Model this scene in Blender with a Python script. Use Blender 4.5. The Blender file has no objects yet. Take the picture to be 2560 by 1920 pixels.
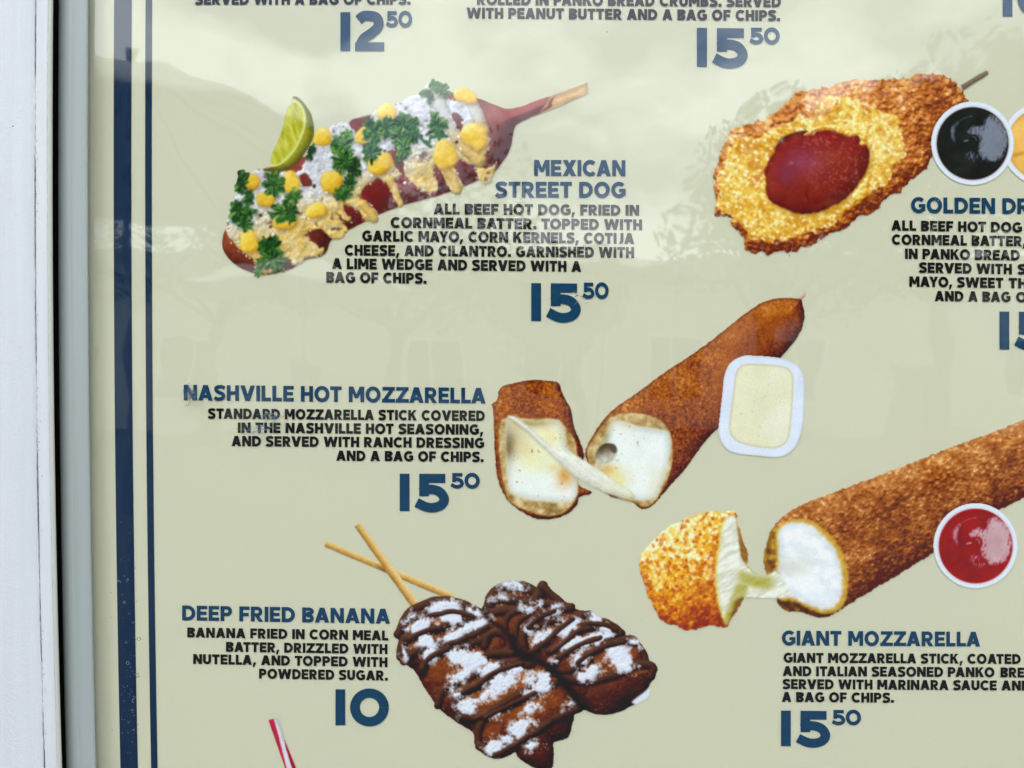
import bpy, math, random
import numpy as np
from mathutils import Vector, Matrix

# ------------------------------------------------------------------ camera, sky, sun, exposure
S = 0.6 / 2560.0            # metres of menu sheet per photograph pixel
D = 0.433                   # camera distance from the sheet
ZC = 1.55                   # height of the camera above the ground
scene = bpy.context.scene
col = scene.collection

cam_d = bpy.data.cameras.new('camera')
cam_d.sensor_width = 36.0
cam_d.lens = 36.0 * D / 0.6
cam_d.clip_start = 0.01
cam_d.clip_end = 2000.0
cam = bpy.data.objects.new('camera', cam_d)
cam.location = (0, -D, ZC)
cam.rotation_euler = (math.radians(90), 0, 0)
col.objects.link(cam)
scene.camera = cam

SUN_EL, SUN_AZ = math.radians(52), math.radians(155)   # sun behind and left of the camera, veiled
world = bpy.data.worlds.new('World')
scene.world = world
world.use_nodes = True
nt = world.node_tree
nt.nodes.clear()
w_out = nt.nodes.new('ShaderNodeOutputWorld')
w_bg = nt.nodes.new('ShaderNodeBackground')
w_sky = nt.nodes.new('ShaderNodeTexSky')
w_sky.sky_type = 'NISHITA'
w_sky.sun_disc = False
w_sky.sun_elevation = SUN_EL
w_sky.sun_rotation = SUN_AZ
w_sky.air_density = 1.4
w_sky.dust_density = 2.0
w_geo = nt.nodes.new('ShaderNodeNewGeometry')
w_map = nt.nodes.new('ShaderNodeMapping')
w_map.inputs['Scale'].default_value = (1.0, 1.0, 2.2)
w_noise = nt.nodes.new('ShaderNodeTexNoise')
w_noise.inputs['Scale'].default_value = 3.4
w_noise.inputs['Detail'].default_value = 4.0
w_noise.inputs['Roughness'].default_value = 0.55
w_ramp = nt.nodes.new('ShaderNodeValToRGB')
w_ramp.color_ramp.elements[0].position = 0.43
w_ramp.color_ramp.elements[0].color = (0, 0, 0, 1)
w_ramp.color_ramp.elements[1].position = 0.57
w_ramp.color_ramp.elements[1].color = (1, 1, 1, 1)
w_mix = nt.nodes.new('ShaderNodeMix')
w_mix.data_type = 'RGBA'
w_mix.inputs['B'].default_value = (18.5, 19.6, 20.2, 1)      # cloud radiance, same unit as the sky
nt.links.new(w_geo.outputs['Incoming'], w_map.inputs['Vector'])
nt.links.new(w_map.outputs[0], w_noise.inputs['Vector'])
nt.links.new(w_noise.outputs['Fac'], w_ramp.inputs['Fac'])
nt.links.new(w_ramp.outputs['Color'], w_mix.inputs['Factor'])
nt.links.new(w_sky.outputs['Color'], w_mix.inputs['A'])
nt.links.new(w_mix.outputs['Result'], w_bg.inputs['Color'])
w_bg.inputs['Strength'].default_value = 0.14
nt.links.new(w_bg.outputs[0], w_out.inputs['Surface'])

sun_d = bpy.data.lights.new('sun', 'SUN')
sun_d.energy = 0.8
sun_d.angle = math.radians(18)
sun_d.color = (1.0, 0.96, 0.9)
sun = bpy.data.objects.new('sun', sun_d)
sd_ = Vector((-0.38, -0.50, 0.78)).normalized()      # towards the sun
sun.rotation_euler = sd_.to_track_quat('Z', 'Y').to_euler()
sun.location = (-3, -4, 7)
col.objects.link(sun)

vs = scene.view_settings
vs.view_transform = 'Standard'
vs.look = 'None'
vs.exposure = 0.37
vs.gamma = 1.0
vs.use_curve_mapping = False
scene.cycles.max_bounces = 4
scene.cycles.diffuse_bounces = 2
scene.cycles.glossy_bounces = 2
scene.cycles.transparent_max_bounces = 8
scene.cycles.use_denoising = True
scene.cycles.adaptive_threshold = 0.02
KILL = 0.80                # how bright a white sheet comes out in the picture (linear)

# ------------------------------------------------------------------ helpers
def lin(c):
    c = np.asarray(c, dtype=np.float64) / 255.0
    return np.where(c <= 0.04045, c / 12.92, ((c + 0.055) / 1.055) ** 2.4)

def ink(c):
    """print colour (0-255 as it looks on the sheet) -> reflectance"""
    return np.clip((lin(c) - 0.016) / KILL, 0.0006, 0.95)

def rgba(c):
    a = ink(c)
    return (float(a[0]), float(a[1]), float(a[2]), 1.0)

def W(u, v, d=0.0):
    """point on a plane d metres in front of the sheet, by sheet pixel as seen from the camera"""
    f = (D - d) / D
    return ((u - 1280.0) * S * f, -d, ZC + (960.0 - v) * S * f)

def tag(o, label=None, cat=None, group=None, kind=None):
    if label: o['label'] = label
    if cat: o['category'] = cat
    if group: o['group'] = group
    if kind: o['kind'] = kind
    return o

def link(name, me, mat, parent=None):
    o = bpy.data.objects.new(name, me)
    col.objects.link(o)
    if mat: me.materials.append(mat)
    if parent is not None:
        o.parent = parent
        o.matrix_parent_inverse = parent_world(parent).inverted()
    return o

def parent_world(o):
    m = Matrix.LocRotScale(o.location, o.rotation_euler, o.scale)
    if o.parent is not None:
        m = parent_world(o.parent) @ o.matrix_parent_inverse @ m
    return m

def empty(name, loc):
    o = bpy.data.objects.new(name, None)
    o.location = loc
    o.empty_display_size = 0.05
    col.objects.link(o)
    return o

def mesh(name, verts, faces, smooth=False):
    me = bpy.data.meshes.new(name)
    me.from_pydata(verts, [], faces)
    if smooth:
        me.polygons.foreach_set('use_smooth', [True] * len(me.polygons))
    me.update()
    return me

def mat(name, color=(0.5, 0.5, 0.5, 1), rough=0.6, metal=0.0, spec=0.5):
    m = bpy.data.materials.new(name)
    m.use_nodes = True
    b = m.node_tree.nodes['Principled BSDF']
    b.inputs['Base Color'].default_value = color
    b.inputs['Roughness'].default_value = rough
    b.inputs['Metallic'].default_value = metal
    b.inputs['Specular IOR Level'].default_value = spec
    return m

def nodes(m):
    return m.node_tree.nodes, m.node_tree.links, m.node_tree.nodes['Principled BSDF']

def obj_coord(n):
    t = n.new('ShaderNodeNewGeometry')
    return t.outputs['Position']

def noise_node(n, l, vec, scale, detail=4, rough=0.5, stretch=None):
    if stretch:
        mp = n.new('ShaderNodeMapping'); mp.inputs['Scale'].default_value = stretch
        l.new(vec, mp.inputs['Vector']); vec = mp.outputs[0]
    t = n.new('ShaderNodeTexNoise')
    t.inputs['Scale'].default_value = scale
    t.inputs['Detail'].default_value = detail
    t.inputs['Roughness'].default_value = rough
    l.new(vec, t.inputs['Vector'])
    return t.outputs['Fac']

def ramp_node(n, l, fac, stops):
    r = n.new('ShaderNodeValToRGB')
    e = r.color_ramp.elements
    e[0].position, e[0].color = stops[0]
    e[1].position, e[1].color = stops[-1]
    for p, c in stops[1:-1]:
        k = e.new(p); k.color = c
    l.new(fac, r.inputs['Fac'])
    return r.outputs['Color']

def mixc(n, l, fac, a, b, mode='MIX'):
    m = n.new('ShaderNodeMix'); m.data_type = 'RGBA'; m.blend_type = mode
    for key, val in (('Factor', fac), ('A', a), ('B', b)):
        if hasattr(val, 'links'): l.new(val, m.inputs[key])
        else: m.inputs[key].default_value = val
    return m.outputs['Result']

def mth(n, l, op, a, b=None, c=None, clamp=False):
    m = n.new('ShaderNodeMath'); m.operation = op; m.use_clamp = clamp
    for i, v in enumerate((a, b, c)):
        if v is None: continue
        if hasattr(v, 'links'): l.new(v, m.inputs[i])
        else: m.inputs[i].default_value = v
    return m.outputs[0]
# ------------------------------------------------------------------ materials of the board
PAPER = (195, 193, 169)

m_paper = mat('cream_printed_sheet', rgba(PAPER), 0.6, 0.0, 0.12)
n, l, b = nodes(m_paper)
pos = obj_coord(n)
f1 = noise_node(n, l, pos, 1400.0, 2, 0.6)
f2 = noise_node(n, l, pos, 9.0, 3, 0.5)
c1 = mixc(n, l, f1, rgba((190, 188, 164)), rgba((200, 198, 174)))
c2 = mixc(n, l, mth(n, l, 'MULTIPLY', f2, 0.35), c1, rgba((187, 189, 167)))
v1 = n.new('ShaderNodeTexVoronoi'); v1.inputs['Scale'].default_value = 34.0
l.new(pos, v1.inputs['Vector'])
spk = mth(n, l, 'LESS_THAN', v1.outputs['Distance'], 0.016)          # stray dirt specks
c3 = mixc(n, l, mth(n, l, 'MULTIPLY', spk, 0.7), c2, rgba((60, 58, 52)))
l.new(c3, b.inputs['Base Color'])
bp = n.new('ShaderNodeBump'); bp.inputs['Strength'].default_value = 0.06; bp.inputs['Distance'].default_value = 0.0005
l.new(f1, bp.inputs['Height']); l.new(bp.outputs[0], b.inputs['Normal'])

m_print = mat('printed_picture', rough=0.6, spec=0.12)
n, l, b = nodes(m_print)
at = n.new('ShaderNodeAttribute'); at.attribute_name = 'ink'
g1 = noise_node(n, l, obj_coord(n), 1500.0, 2, 0.6)
gg = ramp_node(n, l, g1, [(0.3, (0.93, 0.93, 0.93, 1)), (0.7, (1.06, 1.06, 1.06, 1))])
l.new(mixc(n, l, 1.0, at.outputs['Color'], gg, 'MULTIPLY'), b.inputs['Base Color'])

def ink_mat(name, c, var=7):
    m = mat(name, rgba(c), 0.6, 0.0, 0.12)
    n, l, b = nodes(m)
    f = noise_node(n, l, obj_coord(n), 1300.0, 2, 0.6)
    l.new(mixc(n, l, f, rgba([max(0, k - var) for k in c]), rgba([k + var for k in c])), b.inputs['Base Color'])
    return m
m_blue = ink_mat('blue_ink', (0, 64, 90), 6)
m_black = ink_mat('black_ink', (18, 22, 30), 5)
m_navy = ink_mat('navy_stripe_ink', (0, 50, 72), 4)

m_alu = mat('satin_aluminium', (0.45, 0.49, 0.485, 1), 0.38, 0.0, 0.5)
n, l, b = nodes(m_alu)
pos = obj_coord(n)
f = noise_node(n, l, pos, 60.0, 4, 0.6, (1, 1, 0.06))
l.new(mixc(n, l, f, (0.30, 0.335, 0.33, 1), (0.38, 0.42, 0.415, 1)), b.inputs['Base Color'])
sp = n.new('ShaderNodeTexVoronoi'); sp.inputs['Scale'].default_value = 55.0
l.new(pos, sp.inputs['Vector'])
l.new(mth(n, l, 'MULTIPLY_ADD', f, 0.25, 0.25), b.inputs['Roughness'])

m_dark = mat('dark_backing', (0.012, 0.012, 0.013, 1), 0.8)

# clear cover: mirror-like reflection by Fresnel over a transparent body, with dust and scuffs
m_cover = bpy.data.materials.new('clear_acrylic_cover')
m_cover.use_nodes = True
n, l = m_cover.node_tree.nodes, m_cover.node_tree.links
n.clear()
out = n.new('ShaderNodeOutputMaterial')
tr = n.new('ShaderNodeBsdfTransparent'); tr.inputs['Color'].default_value = (0.985, 0.992, 0.985, 1)
gl = n.new('ShaderNodeBsdfGlossy'); gl.inputs['Roughness'].default_value = 0.028
geo = n.new('ShaderNodeNewGeometry')
wav = noise_node(n, l, geo.outputs['Position'], 7.0, 3, 0.55)
bmp = n.new('ShaderNodeBump'); bmp.inputs['Strength'].default_value = 0.35; bmp.inputs['Distance'].default_value = 0.0022
l.new(wav, bmp.inputs['Height']); l.new(bmp.outputs[0], gl.inputs['Normal'])
lw = n.new('ShaderNodeLayerWeight'); lw.inputs['Blend'].default_value = 0.5
p5 = mth(n, l, 'POWER', lw.outputs['Facing'], 5.0)
fr = mth(n, l, 'MULTIPLY_ADD', p5, 0.9, 0.085)                     # two surfaces of acrylic
mx = n.new('ShaderNodeMixShader')
l.new(fr, mx.inputs[0]); l.new(tr.outputs[0], mx.inputs[1]); l.new(gl.outputs[0], mx.inputs[2])
l.new(mx.outputs[0], out.inputs['Surface'])
m_cover_back = bpy.data.materials.new('clear_acrylic_back')
m_cover_back.use_nodes = True
n, l = m_cover_back.node_tree.nodes, m_cover_back.node_tree.links
n.clear()
out = n.new('ShaderNodeOutputMaterial')
tr = n.new('ShaderNodeBsdfTransparent')
l.new(tr.outputs[0], out.inputs['Surface'])

# ------------------------------------------------------------------ the board
def bow(v, amp):
    t = min(max(v, -200.0), 2120.0)
    return amp * ((t - 400.0) / 1520.0) ** 2

U0, U1, V0, V1 = 150, 3300, -700, 2700          # outer size of the framed board in sheet pixels
board = empty('menu_board', W(1700, V1))
tag(board, 'framed cream food menu with printed dishes and prices behind a clear cover', 'menu board')

def ribbon(name, ua, ub, amp, d, m, label=None):
    vs_, fs = [], []
    k = 0
    for i in range(41):
        v = V0 + (V1 - V0) * i / 40
        o = bow(v, amp)
        vs_ += [W(ua + o, v, 0)[:1] + (-d,) + W(ua + o, v, 0)[2:], W(ub + o * 0.97, v, 0)[:1] + (-d,) + W(ub, v, 0)[2:]]
        if i: fs.append((2 * i - 2, 2 * i, 2 * i + 1, 2 * i - 1))
    return link(name, mesh(name, vs_, fs), m, board)

def slab(name, ua, ub, va, vb, y0, y1, m, parent=board):
    a = W(ua, va); c = W(ub, vb)
    x0, x1, z1, z0 = a[0], c[0], a[2], c[2]
    vv = [(x0, y0, z0), (x1, y0, z0), (x1, y0, z1), (x0, y0, z1), (x0, y1, z0), (x1, y1, z0), (x1, y1, z1), (x0, y1, z1)]
    ff = [(0, 1, 2, 3), (5, 4, 7, 6), (4, 0, 3, 7), (1, 5, 6, 2), (3, 2, 6, 7), (4, 5, 1, 0)]
    return link(name, mesh(name, vv, ff), m, parent)

sheet = slab('menu_sheet', 190, U1 - 40, V0 + 40, V1 - 40, 0.0, 0.0008, m_paper)
slab('backing_panel', 165, U1 - 15, V0 + 15, V1 - 15, 0.0012, 0.009, m_dark)
cover = slab('clear_cover', 192, U1 - 42, V0 + 42, V1 - 42, -0.0042, -0.0024, m_cover)
cover.data.materials.append(m_cover_back)
for i_, pl in enumerate(cover.data.polygons):
    pl.material_index = 0 if i_ == 0 else 1
o = ribbon('border_stripe', 284.5, 328.7, 17, 0.0002, m_navy); o['label'] = 'wide navy border stripe'
o = ribbon('border_stripe', 363.2, 379.8, 15, 0.0002, m_navy); o['label'] = 'narrow navy border stripe'

# frame: a rounded aluminium profile, (across in pixels seen, metres in front)
prof = [(150, -0.009), (147, -0.002), (145.2, 0.0005), (146, 0.0022), (148.5, 0.0037), (152, 0.0050), (157, 0.0061), (163, 0.0069), (170, 0.0075),
        (178, 0.0080), (179.4, 0.00785), (181, 0.0081), (192, 0.0085), (202, 0.0087), (210, 0.0087), (215, 0.0084), (218.5, 0.0077),
        (220, 0.0065), (219.5, 0.0030), (219.0, 0.0023)]
def rail_side(name, amp, mirror=False):
    vs_, fs = [], []
    N, P = 48, len(prof)
    for i in range(N + 1):
        v = V0 + (V1 - V0) * i / N
        for (u, d) in prof:
            uu = u + bow(v, amp)
            x, y, z = W(uu, v, max(d, 0))
            if mirror:
                x = 2 * W((U0 + U1) / 2, 0)[0] - x
            vs_.append((x, -d, z))
        if i:
            for k in range(P - 1):
                a, c = (i - 1) * P + k, i * P + k
                fs.append((a, c, c + 1, a + 1) if not mirror else (a, a + 1, c + 1, c))
    return link(name, mesh(name, vs_, fs, True), m_alu, board)
rail_side('frame_rail', 20.5)
rail_side('frame_rail', 20.5, True)
def rail_flat(name, top):
    vs_, fs = [], []
    P = len(prof)
    xa, xb = W(150, 0)[0], W(U1, 0)[0]
    for i, x in enumerate((xa, xb)):
        for (u, d) in prof:
            off = (u - 145) * S
            z = W(0, V0)[2] - off if top else W(0, V1)[2] + off
            vs_.append((x, -d - 0.0003, z))
    for k in range(P - 1):
        fs.append((k, k + 1, P + k + 1, P + k) if top else (k, P + k, P + k + 1, k + 1))
    return link(name, mesh(name, vs_, fs, True), m_alu, board)
rail_flat('frame_rail', True)
rail_flat('frame_rail', False)

# ------------------------------------------------------------------ white trim at the left, wall behind
m_white = mat('white_wall_paint', (0.74, 0.75, 0.78, 1), 0.55)
n, l, b = nodes(m_white)
pos = obj_coord(n)
fA = noise_node(n, l, pos, 90.0, 5, 0.6, (1, 1, 0.05))
fB = noise_node(n, l, pos, 700.0, 3, 0.6)
cA = mixc(n, l, fA, (0.53, 0.555, 0.59, 1), (0.69, 0.71, 0.735, 1))
vv_ = n.new('ShaderNodeTexVoronoi'); vv_.inputs['Scale'].default_value = 42.0
l.new(pos, vv_.inputs['Vector'])
cB = mixc(n, l, mth(n, l, 'LESS_THAN', vv_.outputs['Distance'], 0.018), cA, (0.05, 0.045, 0.04, 1))
l.new(cB, b.inputs['Base Color'])
hh = mth(n, l, 'ADD', mth(n, l, 'MULTIPLY', fA, 1.0), mth(n, l, 'MULTIPLY', fB, 0.35))
bp = n.new('ShaderNodeBump'); bp.inputs['Strength'].default_value = 0.5; bp.inputs['Distance'].default_value = 0.0012
l.new(hh, bp.inputs['Height']); l.new(bp.outputs[0], b.inputs['Normal'])
m_edge = mat('cream_painted_edge', (0.50, 0.51, 0.46, 1), 0.6)
m_gap = mat('gap_wall_shade', (0.03, 0.027, 0.022, 1), 0.9)  # near-black colour carries the shade deep in the gap

rnd = random.Random(4)
trim = empty('white_trim_board', W(60, V1, 0.012))
tag(trim, 'white painted upright trim board left of the menu frame, with a cracked paint seam', 'trim board')
DT = 0.0125
def trim_strip(name, us, ds, m, jag, label=None):
    """vertical strip with profile (us pixels seen, ds metres in front), edges following the bow"""
    vs_, fs = [], []
    N, P = 420, len(us)
    for i in range(N + 1):
        v = V0 + (V1 - V0) * i / N
        for k, (u, d) in enumerate(zip(us, ds)):
            j = jag[k] * (rnd.random() - 0.5) if jag else 0
            if d < DT - 0.004 and name != 'edge_bead':          # the paint seam opens and closes along its length
                q = 0.5 + 0.5 * math.sin(v * 0.013 + 1.0) * math.sin(v * 0.0041)
                d = DT - 0.0021 - 0.0030 * max(0.0, q - 0.25 + 0.5 * (rnd.random() - 0.5))
            x, y, z = W(u + bow(v, 24 * min(1, max(0, (u + 40) / 130.0))) + j, v, d)
            vs_.append((x, -d, z))
        if i:
            for k in range(P - 1):
                a, c = (i - 1) * P + k, i * P + k
                fs.append((a, c, c + 1, a + 1))
    o = link(name, mesh(name, vs_, fs, True), m, trim)
    if label: o['label'] = label
    return o
trim_strip('board_face', [-2600, -200, 10, 45, 62, 74, 84, 86.5, 88.2], [DT] * 4 + [DT - .0005, DT - .0014, DT - .0017, DT - .0021, DT - .006], m_white, [0, 0, 0, 0, 0, .6, .8, 1.6, 1.0])
trim_strip('seam_strip', [88.6, 89.6, 92, 97, 110, 116, 119], [DT - .006, DT - .0019, DT - .0013, DT - .0010, DT - .0006, DT - .0003, DT - .0006], m_white, [1.0, 1.6, .8, .5, 0, 0, .3])
trim_strip('edge_bead', [119.2, 120.5, 124, 128, 130.6, 131.4, 129, 126], [DT - .0006, DT - .0001, DT + .0001, DT - .0003, DT - .0012, DT - .004, -0.002, -0.02], m_edge, [0, .4, 0, .3, .3, .2, 0, 0])

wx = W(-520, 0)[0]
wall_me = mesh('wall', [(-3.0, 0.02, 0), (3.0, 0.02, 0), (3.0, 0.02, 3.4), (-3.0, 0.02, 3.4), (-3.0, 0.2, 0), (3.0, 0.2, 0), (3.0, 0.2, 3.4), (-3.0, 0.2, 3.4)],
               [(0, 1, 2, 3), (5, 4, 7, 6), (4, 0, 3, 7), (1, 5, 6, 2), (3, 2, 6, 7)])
tag(link('wall', wall_me, m_gap), 'wall in the narrow gap behind trim and frame, coloured dark for the gap shade', 'wall', kind='structure')

# ------------------------------------------------------------------ dust, water spots and scuffs on the cover
m_dust = mat('dried_water_spots', (0.13, 0.18, 0.23, 1), 0.9)
rd = random.Random(21)
vs_, fs = [], []
def fleck(u, v, r, ring=False):
    o = len(vs_); k = 9
    e, rot = rd.uniform(.6, 1), rd.uniform(0, 3.1)
    rr = [r * rd.uniform(.7, 1.15) for _ in range(k)]
    for i in range(k):
        a = 2 * math.pi * i / k
        for q in ((1.0, 0.62) if ring else (1.0,)):
            x, y = math.cos(a) * rr[i] * q, math.sin(a) * rr[i] * q * e
            p = W(u + x * math.cos(rot) - y * math.sin(rot), v + x * math.sin(rot) + y * math.cos(rot), 0.0043)
            vs_.append(p)
    if ring:
        keep = rd.randint(4, 8)
        for i in range(keep):
            a, c = o + 2 * i, o + 2 * ((i + 1) % k)
            fs.append((a, a + 1, c + 1, c))
    else:
        fs.append(tuple(range(o + k - 1, o - 1, -1)))
for i in range(120):
    t = rd.random() ** 0.7
    v = 1300 + 560 * t + rd.gauss(0, 30)
    u = rd.gauss(316 + (v - 1300) * .014, 17)
    fleck(u, v, rd.choice((.6, .7, .8, 1.0, 1.5)))
for i in range(16):
    v = rd.uniform(1420, 1850); fleck(rd.gauss(322, 16), v, rd.uniform(3, 6.5), True)
for i in range(70):
    fleck(rd.uniform(260, 2560), rd.uniform(0, 1920), rd.uniform(.5, .9))
link('water_spots', mesh('water_spots', vs_, fs), m_dust, board)['kind'] = 'stuff'
vs_, fs = [], []
def scuff(cx, cy, rx, ry, k, ang):
    for i in range(k):
        u, v = rd.gauss(cx, rx), rd.gauss(cy, ry)
        L_ = rd.uniform(2, 9); w_ = rd.uniform(.35, .9); a = ang + rd.gauss(0, .25)
        o = len(vs_)
        for (x, y) in ((-L_, -w_ * .3), (-L_ * .2, w_), (L_, w_ * .2), (L_ * .3, -w_)):
            vs_.append(W(u + x * math.cos(a) - y * math.sin(a), v + x * math.sin(a) + y * math.cos(a), 0.0043))
        fs.append((o, o + 1, o + 2, o + 3))
scuff(474, 986, 8, 11, 75, -1.0)
scuff(676, 1040, 13, 6, 60, -.2)
scuff(640, 1073, 22, 6, 60, -.1)
scuff(1450, 745, 16, 8, 16, -.3)
link('scuff_marks', mesh('scuff_marks', vs_, fs), m_dust, board)['kind'] = 'stuff'

# grime caught along the paint seam of the trim
m_grime = mat('seam_grime', (0.09, 0.085, 0.085, 1), 0.95)
vs_, fs = [], []
_W = W
def W(u, v, d=0.0, _f=_W): return _f(u, v, DT - 0.0008)
for i in range(150):
    v = rd.uniform(-20, 1940)
    q = 0.5 + 0.5 * math.sin(v * 0.011 + 2.0)
    if rd.random() > 0.25 + 0.7 * q: continue
    fleck(90.5 + bow(v, 24) + abs(rd.gauss(0, 3.2)), v, rd.choice((.4, .5, .6, .9, 1.2)))
W = _W
link('seam_grime', mesh('seam_grime', vs_, fs), m_grime, trim)['kind'] = 'stuff'
# ------------------------------------------------------------------ lettering: strokes of a heavy geometric sans
def cat_open(pts, n=8):
    p = [np.array(q, float) for q in pts]
    p = [2 * p[0] - p[1]] + p + [2 * p[-1] - p[-2]]
    out = []
    for i in range(1, len(p) - 2):
        for k in range(n):
            t = k / n
            out.append(0.5 * ((2 * p[i]) + (-p[i-1] + p[i+1]) * t + (2*p[i-1] - 5*p[i] + 4*p[i+1] - p[i+2]) * t*t + (-p[i-1] + 3*p[i] - 3*p[i+1] + p[i+2]) * t**3))
    out.append(p[-2])
    return out

def arc(cx, cy, rx, ry, a0, a1, n=14):
    return [(cx + rx * math.cos(math.radians(a0 + (a1 - a0) * i / n)), cy + ry * math.sin(math.radians(a0 + (a1 - a0) * i / n))) for i in range(n + 1)]

def strip(path, w):
    """quads of width w along a centre line (y up)"""
    p = np.array(path, float)
    keep = [0] + [i for i in range(1, len(p)) if np.hypot(*(p[i] - p[i-1])) > 1e-4]
    p = p[keep]
    closed = np.hypot(*(p[0] - p[-1])) < 1e-3
    t = np.diff(p, axis=0); t /= np.hypot(t[:, 0], t[:, 1])[:, None]
    nv = np.stack([-t[:, 1], t[:, 0]], 1)
    L, R = [], []
    for i in range(len(p)):
        if i == 0: a = b_ = nv[-1] if closed else nv[0]; b_ = nv[0]
        elif i == len(p) - 1: a = nv[-1]; b_ = nv[0] if closed else nv[-1]
        else: a, b_ = nv[i-1], nv[i]
        m = a + b_; m /= max(np.hypot(*m), 1e-6)
        k = 1.0 / max(0.45, float(m @ a))
        L.append(p[i] + m * w / 2 * k); R.append(p[i] - m * w / 2 * k)
    return [[R[i], R[i+1], L[i+1], L[i]] for i in range(len(p) - 1)]

def glyph(ch, w):
    h = w * 0.94; q = w / 2; r = h / 2
    B = lambda x0, y0, x1, y1: [[(x0, y0), (x1, y0), (x1, y1), (x0, y1)]]
    P = lambda *p: [list(p)]
    if ch == 'A':
        Wd = 0.93; a = w * 1.14; t = w * 0.62
        return Wd, P((0, 0), (a, 0), (Wd/2 + t, 1), (Wd/2 - t, 1)) + P((Wd - a, 0), (Wd, 0), (Wd/2 + t, 1), (Wd/2 - t, 1)) + B(0.2, 0.17, Wd - 0.2, 0.17 + h * 0.86)
    if ch == 'B':
        Wd = 0.76; g = B(0, 0, w, 1)
        g += strip([(q, 1 - r), (0.44, 1 - r)] + arc(0.44, 0.745, 0.20, 0.255 - r, 90, -90, 10) + [(q, 0.49 + 0.0)], h * 0.97)
        g += strip([(q, 0.515), (0.47, 0.515)] + arc(0.46, 0.28, Wd - 0.46 - q, 0.28 - r, 90, -90, 10) + [(q, r)], h)
        return Wd, g
    if ch in 'C':
        return 0.86, strip(arc(0.49, 0.5, 0.49 - q, 0.51 - r, 44, 316, 24), w * 0.98)
    if ch == 'D':
        Wd = 0.86
        return Wd, B(0, 0, w, 1) + strip([(q, 1 - r), (0.36, 1 - r)] + arc(0.36, 0.5, Wd - 0.36 - q, 0.5 - r, 90, -90, 18) + [(q, r)], w * 0.97)
    if ch == 'E':
        Wd = 0.68
        return Wd, B(0, 0, w, 1) + B(q, 0, Wd, h) + B(q, 0.5 - r * .95, Wd - 0.05, 0.5 + r * .95) + B(q, 1 - h, Wd, 1)
    if ch == 'F':
        Wd = 0.66
        return Wd, B(0, 0, w, 1) + B(q, 0.46 - r, Wd - 0.05, 0.46 + r) + B(q, 1 - h, Wd, 1)
    if ch == 'G':
        g = strip(arc(0.49, 0.5, 0.49 - q, 0.51 - r, 45, 318, 24), w * 0.98)
        return 0.91, g + B(0.5, 0.36, 0.91, 0.36 + h * 0.9) + B(0.91 - w * 0.98, 0.13, 0.91, 0.5)
    if ch == 'H':
        Wd = 0.79
        return Wd, B(0, 0, w, 1) + B(Wd - w, 0, Wd, 1) + B(q, 0.5 - r, Wd - q, 0.5 + r)
    if ch == 'I': return w, B(0, 0, w, 1)
    if ch == 'J':
        return 0.56, strip([(0.56 - q, 1), (0.56 - q, 0.32)] + arc(0.26, 0.31, 0.30 - q, 0.31 - r, 0, -110, 12), w)
    if ch == 'K':
        Wd = 0.86
        return Wd, B(0, 0, w, 1) + P((w * .8, 0.30), (w * .8, 0.58), (0.53, 1), (Wd - 0.03, 1)) + P((0.32, 0.5), (0.50, 0.66), (Wd, 0), (Wd - w * 1.35, 0))
    if ch == 'L':
        Wd = 0.62
        return Wd, B(0, 0, w, 1) + B(q, 0, Wd, h)
    if ch == 'M':
        Wd = 1.0; k = 0.25
        return Wd, B(0, 0, w, 1) + B(Wd - w, 0, Wd, 1) + P((w * .15, 1), (w * 1.2, 1), (Wd/2 + .105, k), (Wd/2 - .105, k)) + P((Wd - w * 1.2, 1), (Wd - w * .15, 1), (Wd/2 + .105, k), (Wd/2 - .105, k))
    if ch == 'N':
        Wd = 0.86
        return Wd, B(0, 0, w, 1) + B(Wd - w, 0, Wd, 1) + P((Wd - w * 1.12, 0), (Wd - 0.01, 0), (w * 1.12, 1), (0.01, 1))
    if ch == 'O': return 0.98, strip(arc(0.49, 0.5, 0.49 - q, 0.515 - r, 0, 360, 32), w * 0.98)
    if ch == '0': return 1.04, strip(arc(0.52, 0.5, 0.52 - q, 0.52 - r, 0, 360, 40), w)
    if ch in 'PR':
        Wd = 0.75
        g = B(0, 0, w, 1) + strip([(q, 1 - r), (0.42, 1 - r)] + arc(0.42, 0.665, Wd - 0.42 - q, 0.335 - r, 90, -90, 14) + [(q, 0.33 + r)], h)
        if ch == 'R':
            return 0.80, g + P((0.26, 0.40), (0.50, 0.42), (0.80, 0), (0.80 - w * 1.25, 0))
        return Wd, g
    if ch == 'S':
        return 0.74, strip(cat_open([(0.69, 0.795), (0.53, 0.885), (0.35, 1 - r * .95), (0.17, 0.84), (0.135, 0.70), (0.24, 0.575), (0.40, 0.505), (0.57, 0.425), (0.61, 0.29), (0.55, 0.16), (0.37, r * .95), (0.19, 0.115), (0.045, 0.215)], 5), w * 0.96)
    if ch == 'T':
        Wd = 0.74
        return Wd, B(Wd/2 - q, 0, Wd/2 + q, 1 - r) + B(0, 1 - h, Wd, 1)
    if ch == 'U':
        Wd = 0.80
        return Wd, strip([(q, 1), (q, 0.38)] + arc(Wd/2, 0.38, Wd/2 - q, 0.38 - r, 180, 360, 18) + [(Wd - q, 1)], w)
    if ch == 'V':
        Wd = 0.95; t = w * 0.6; a = w * 1.16
        return Wd, P((Wd/2 - t, 0), (Wd/2 + t, 0), (a, 1), (0, 1)) + P((Wd/2 - t, 0), (Wd/2 + t, 0), (Wd, 1), (Wd - a, 1))
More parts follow.
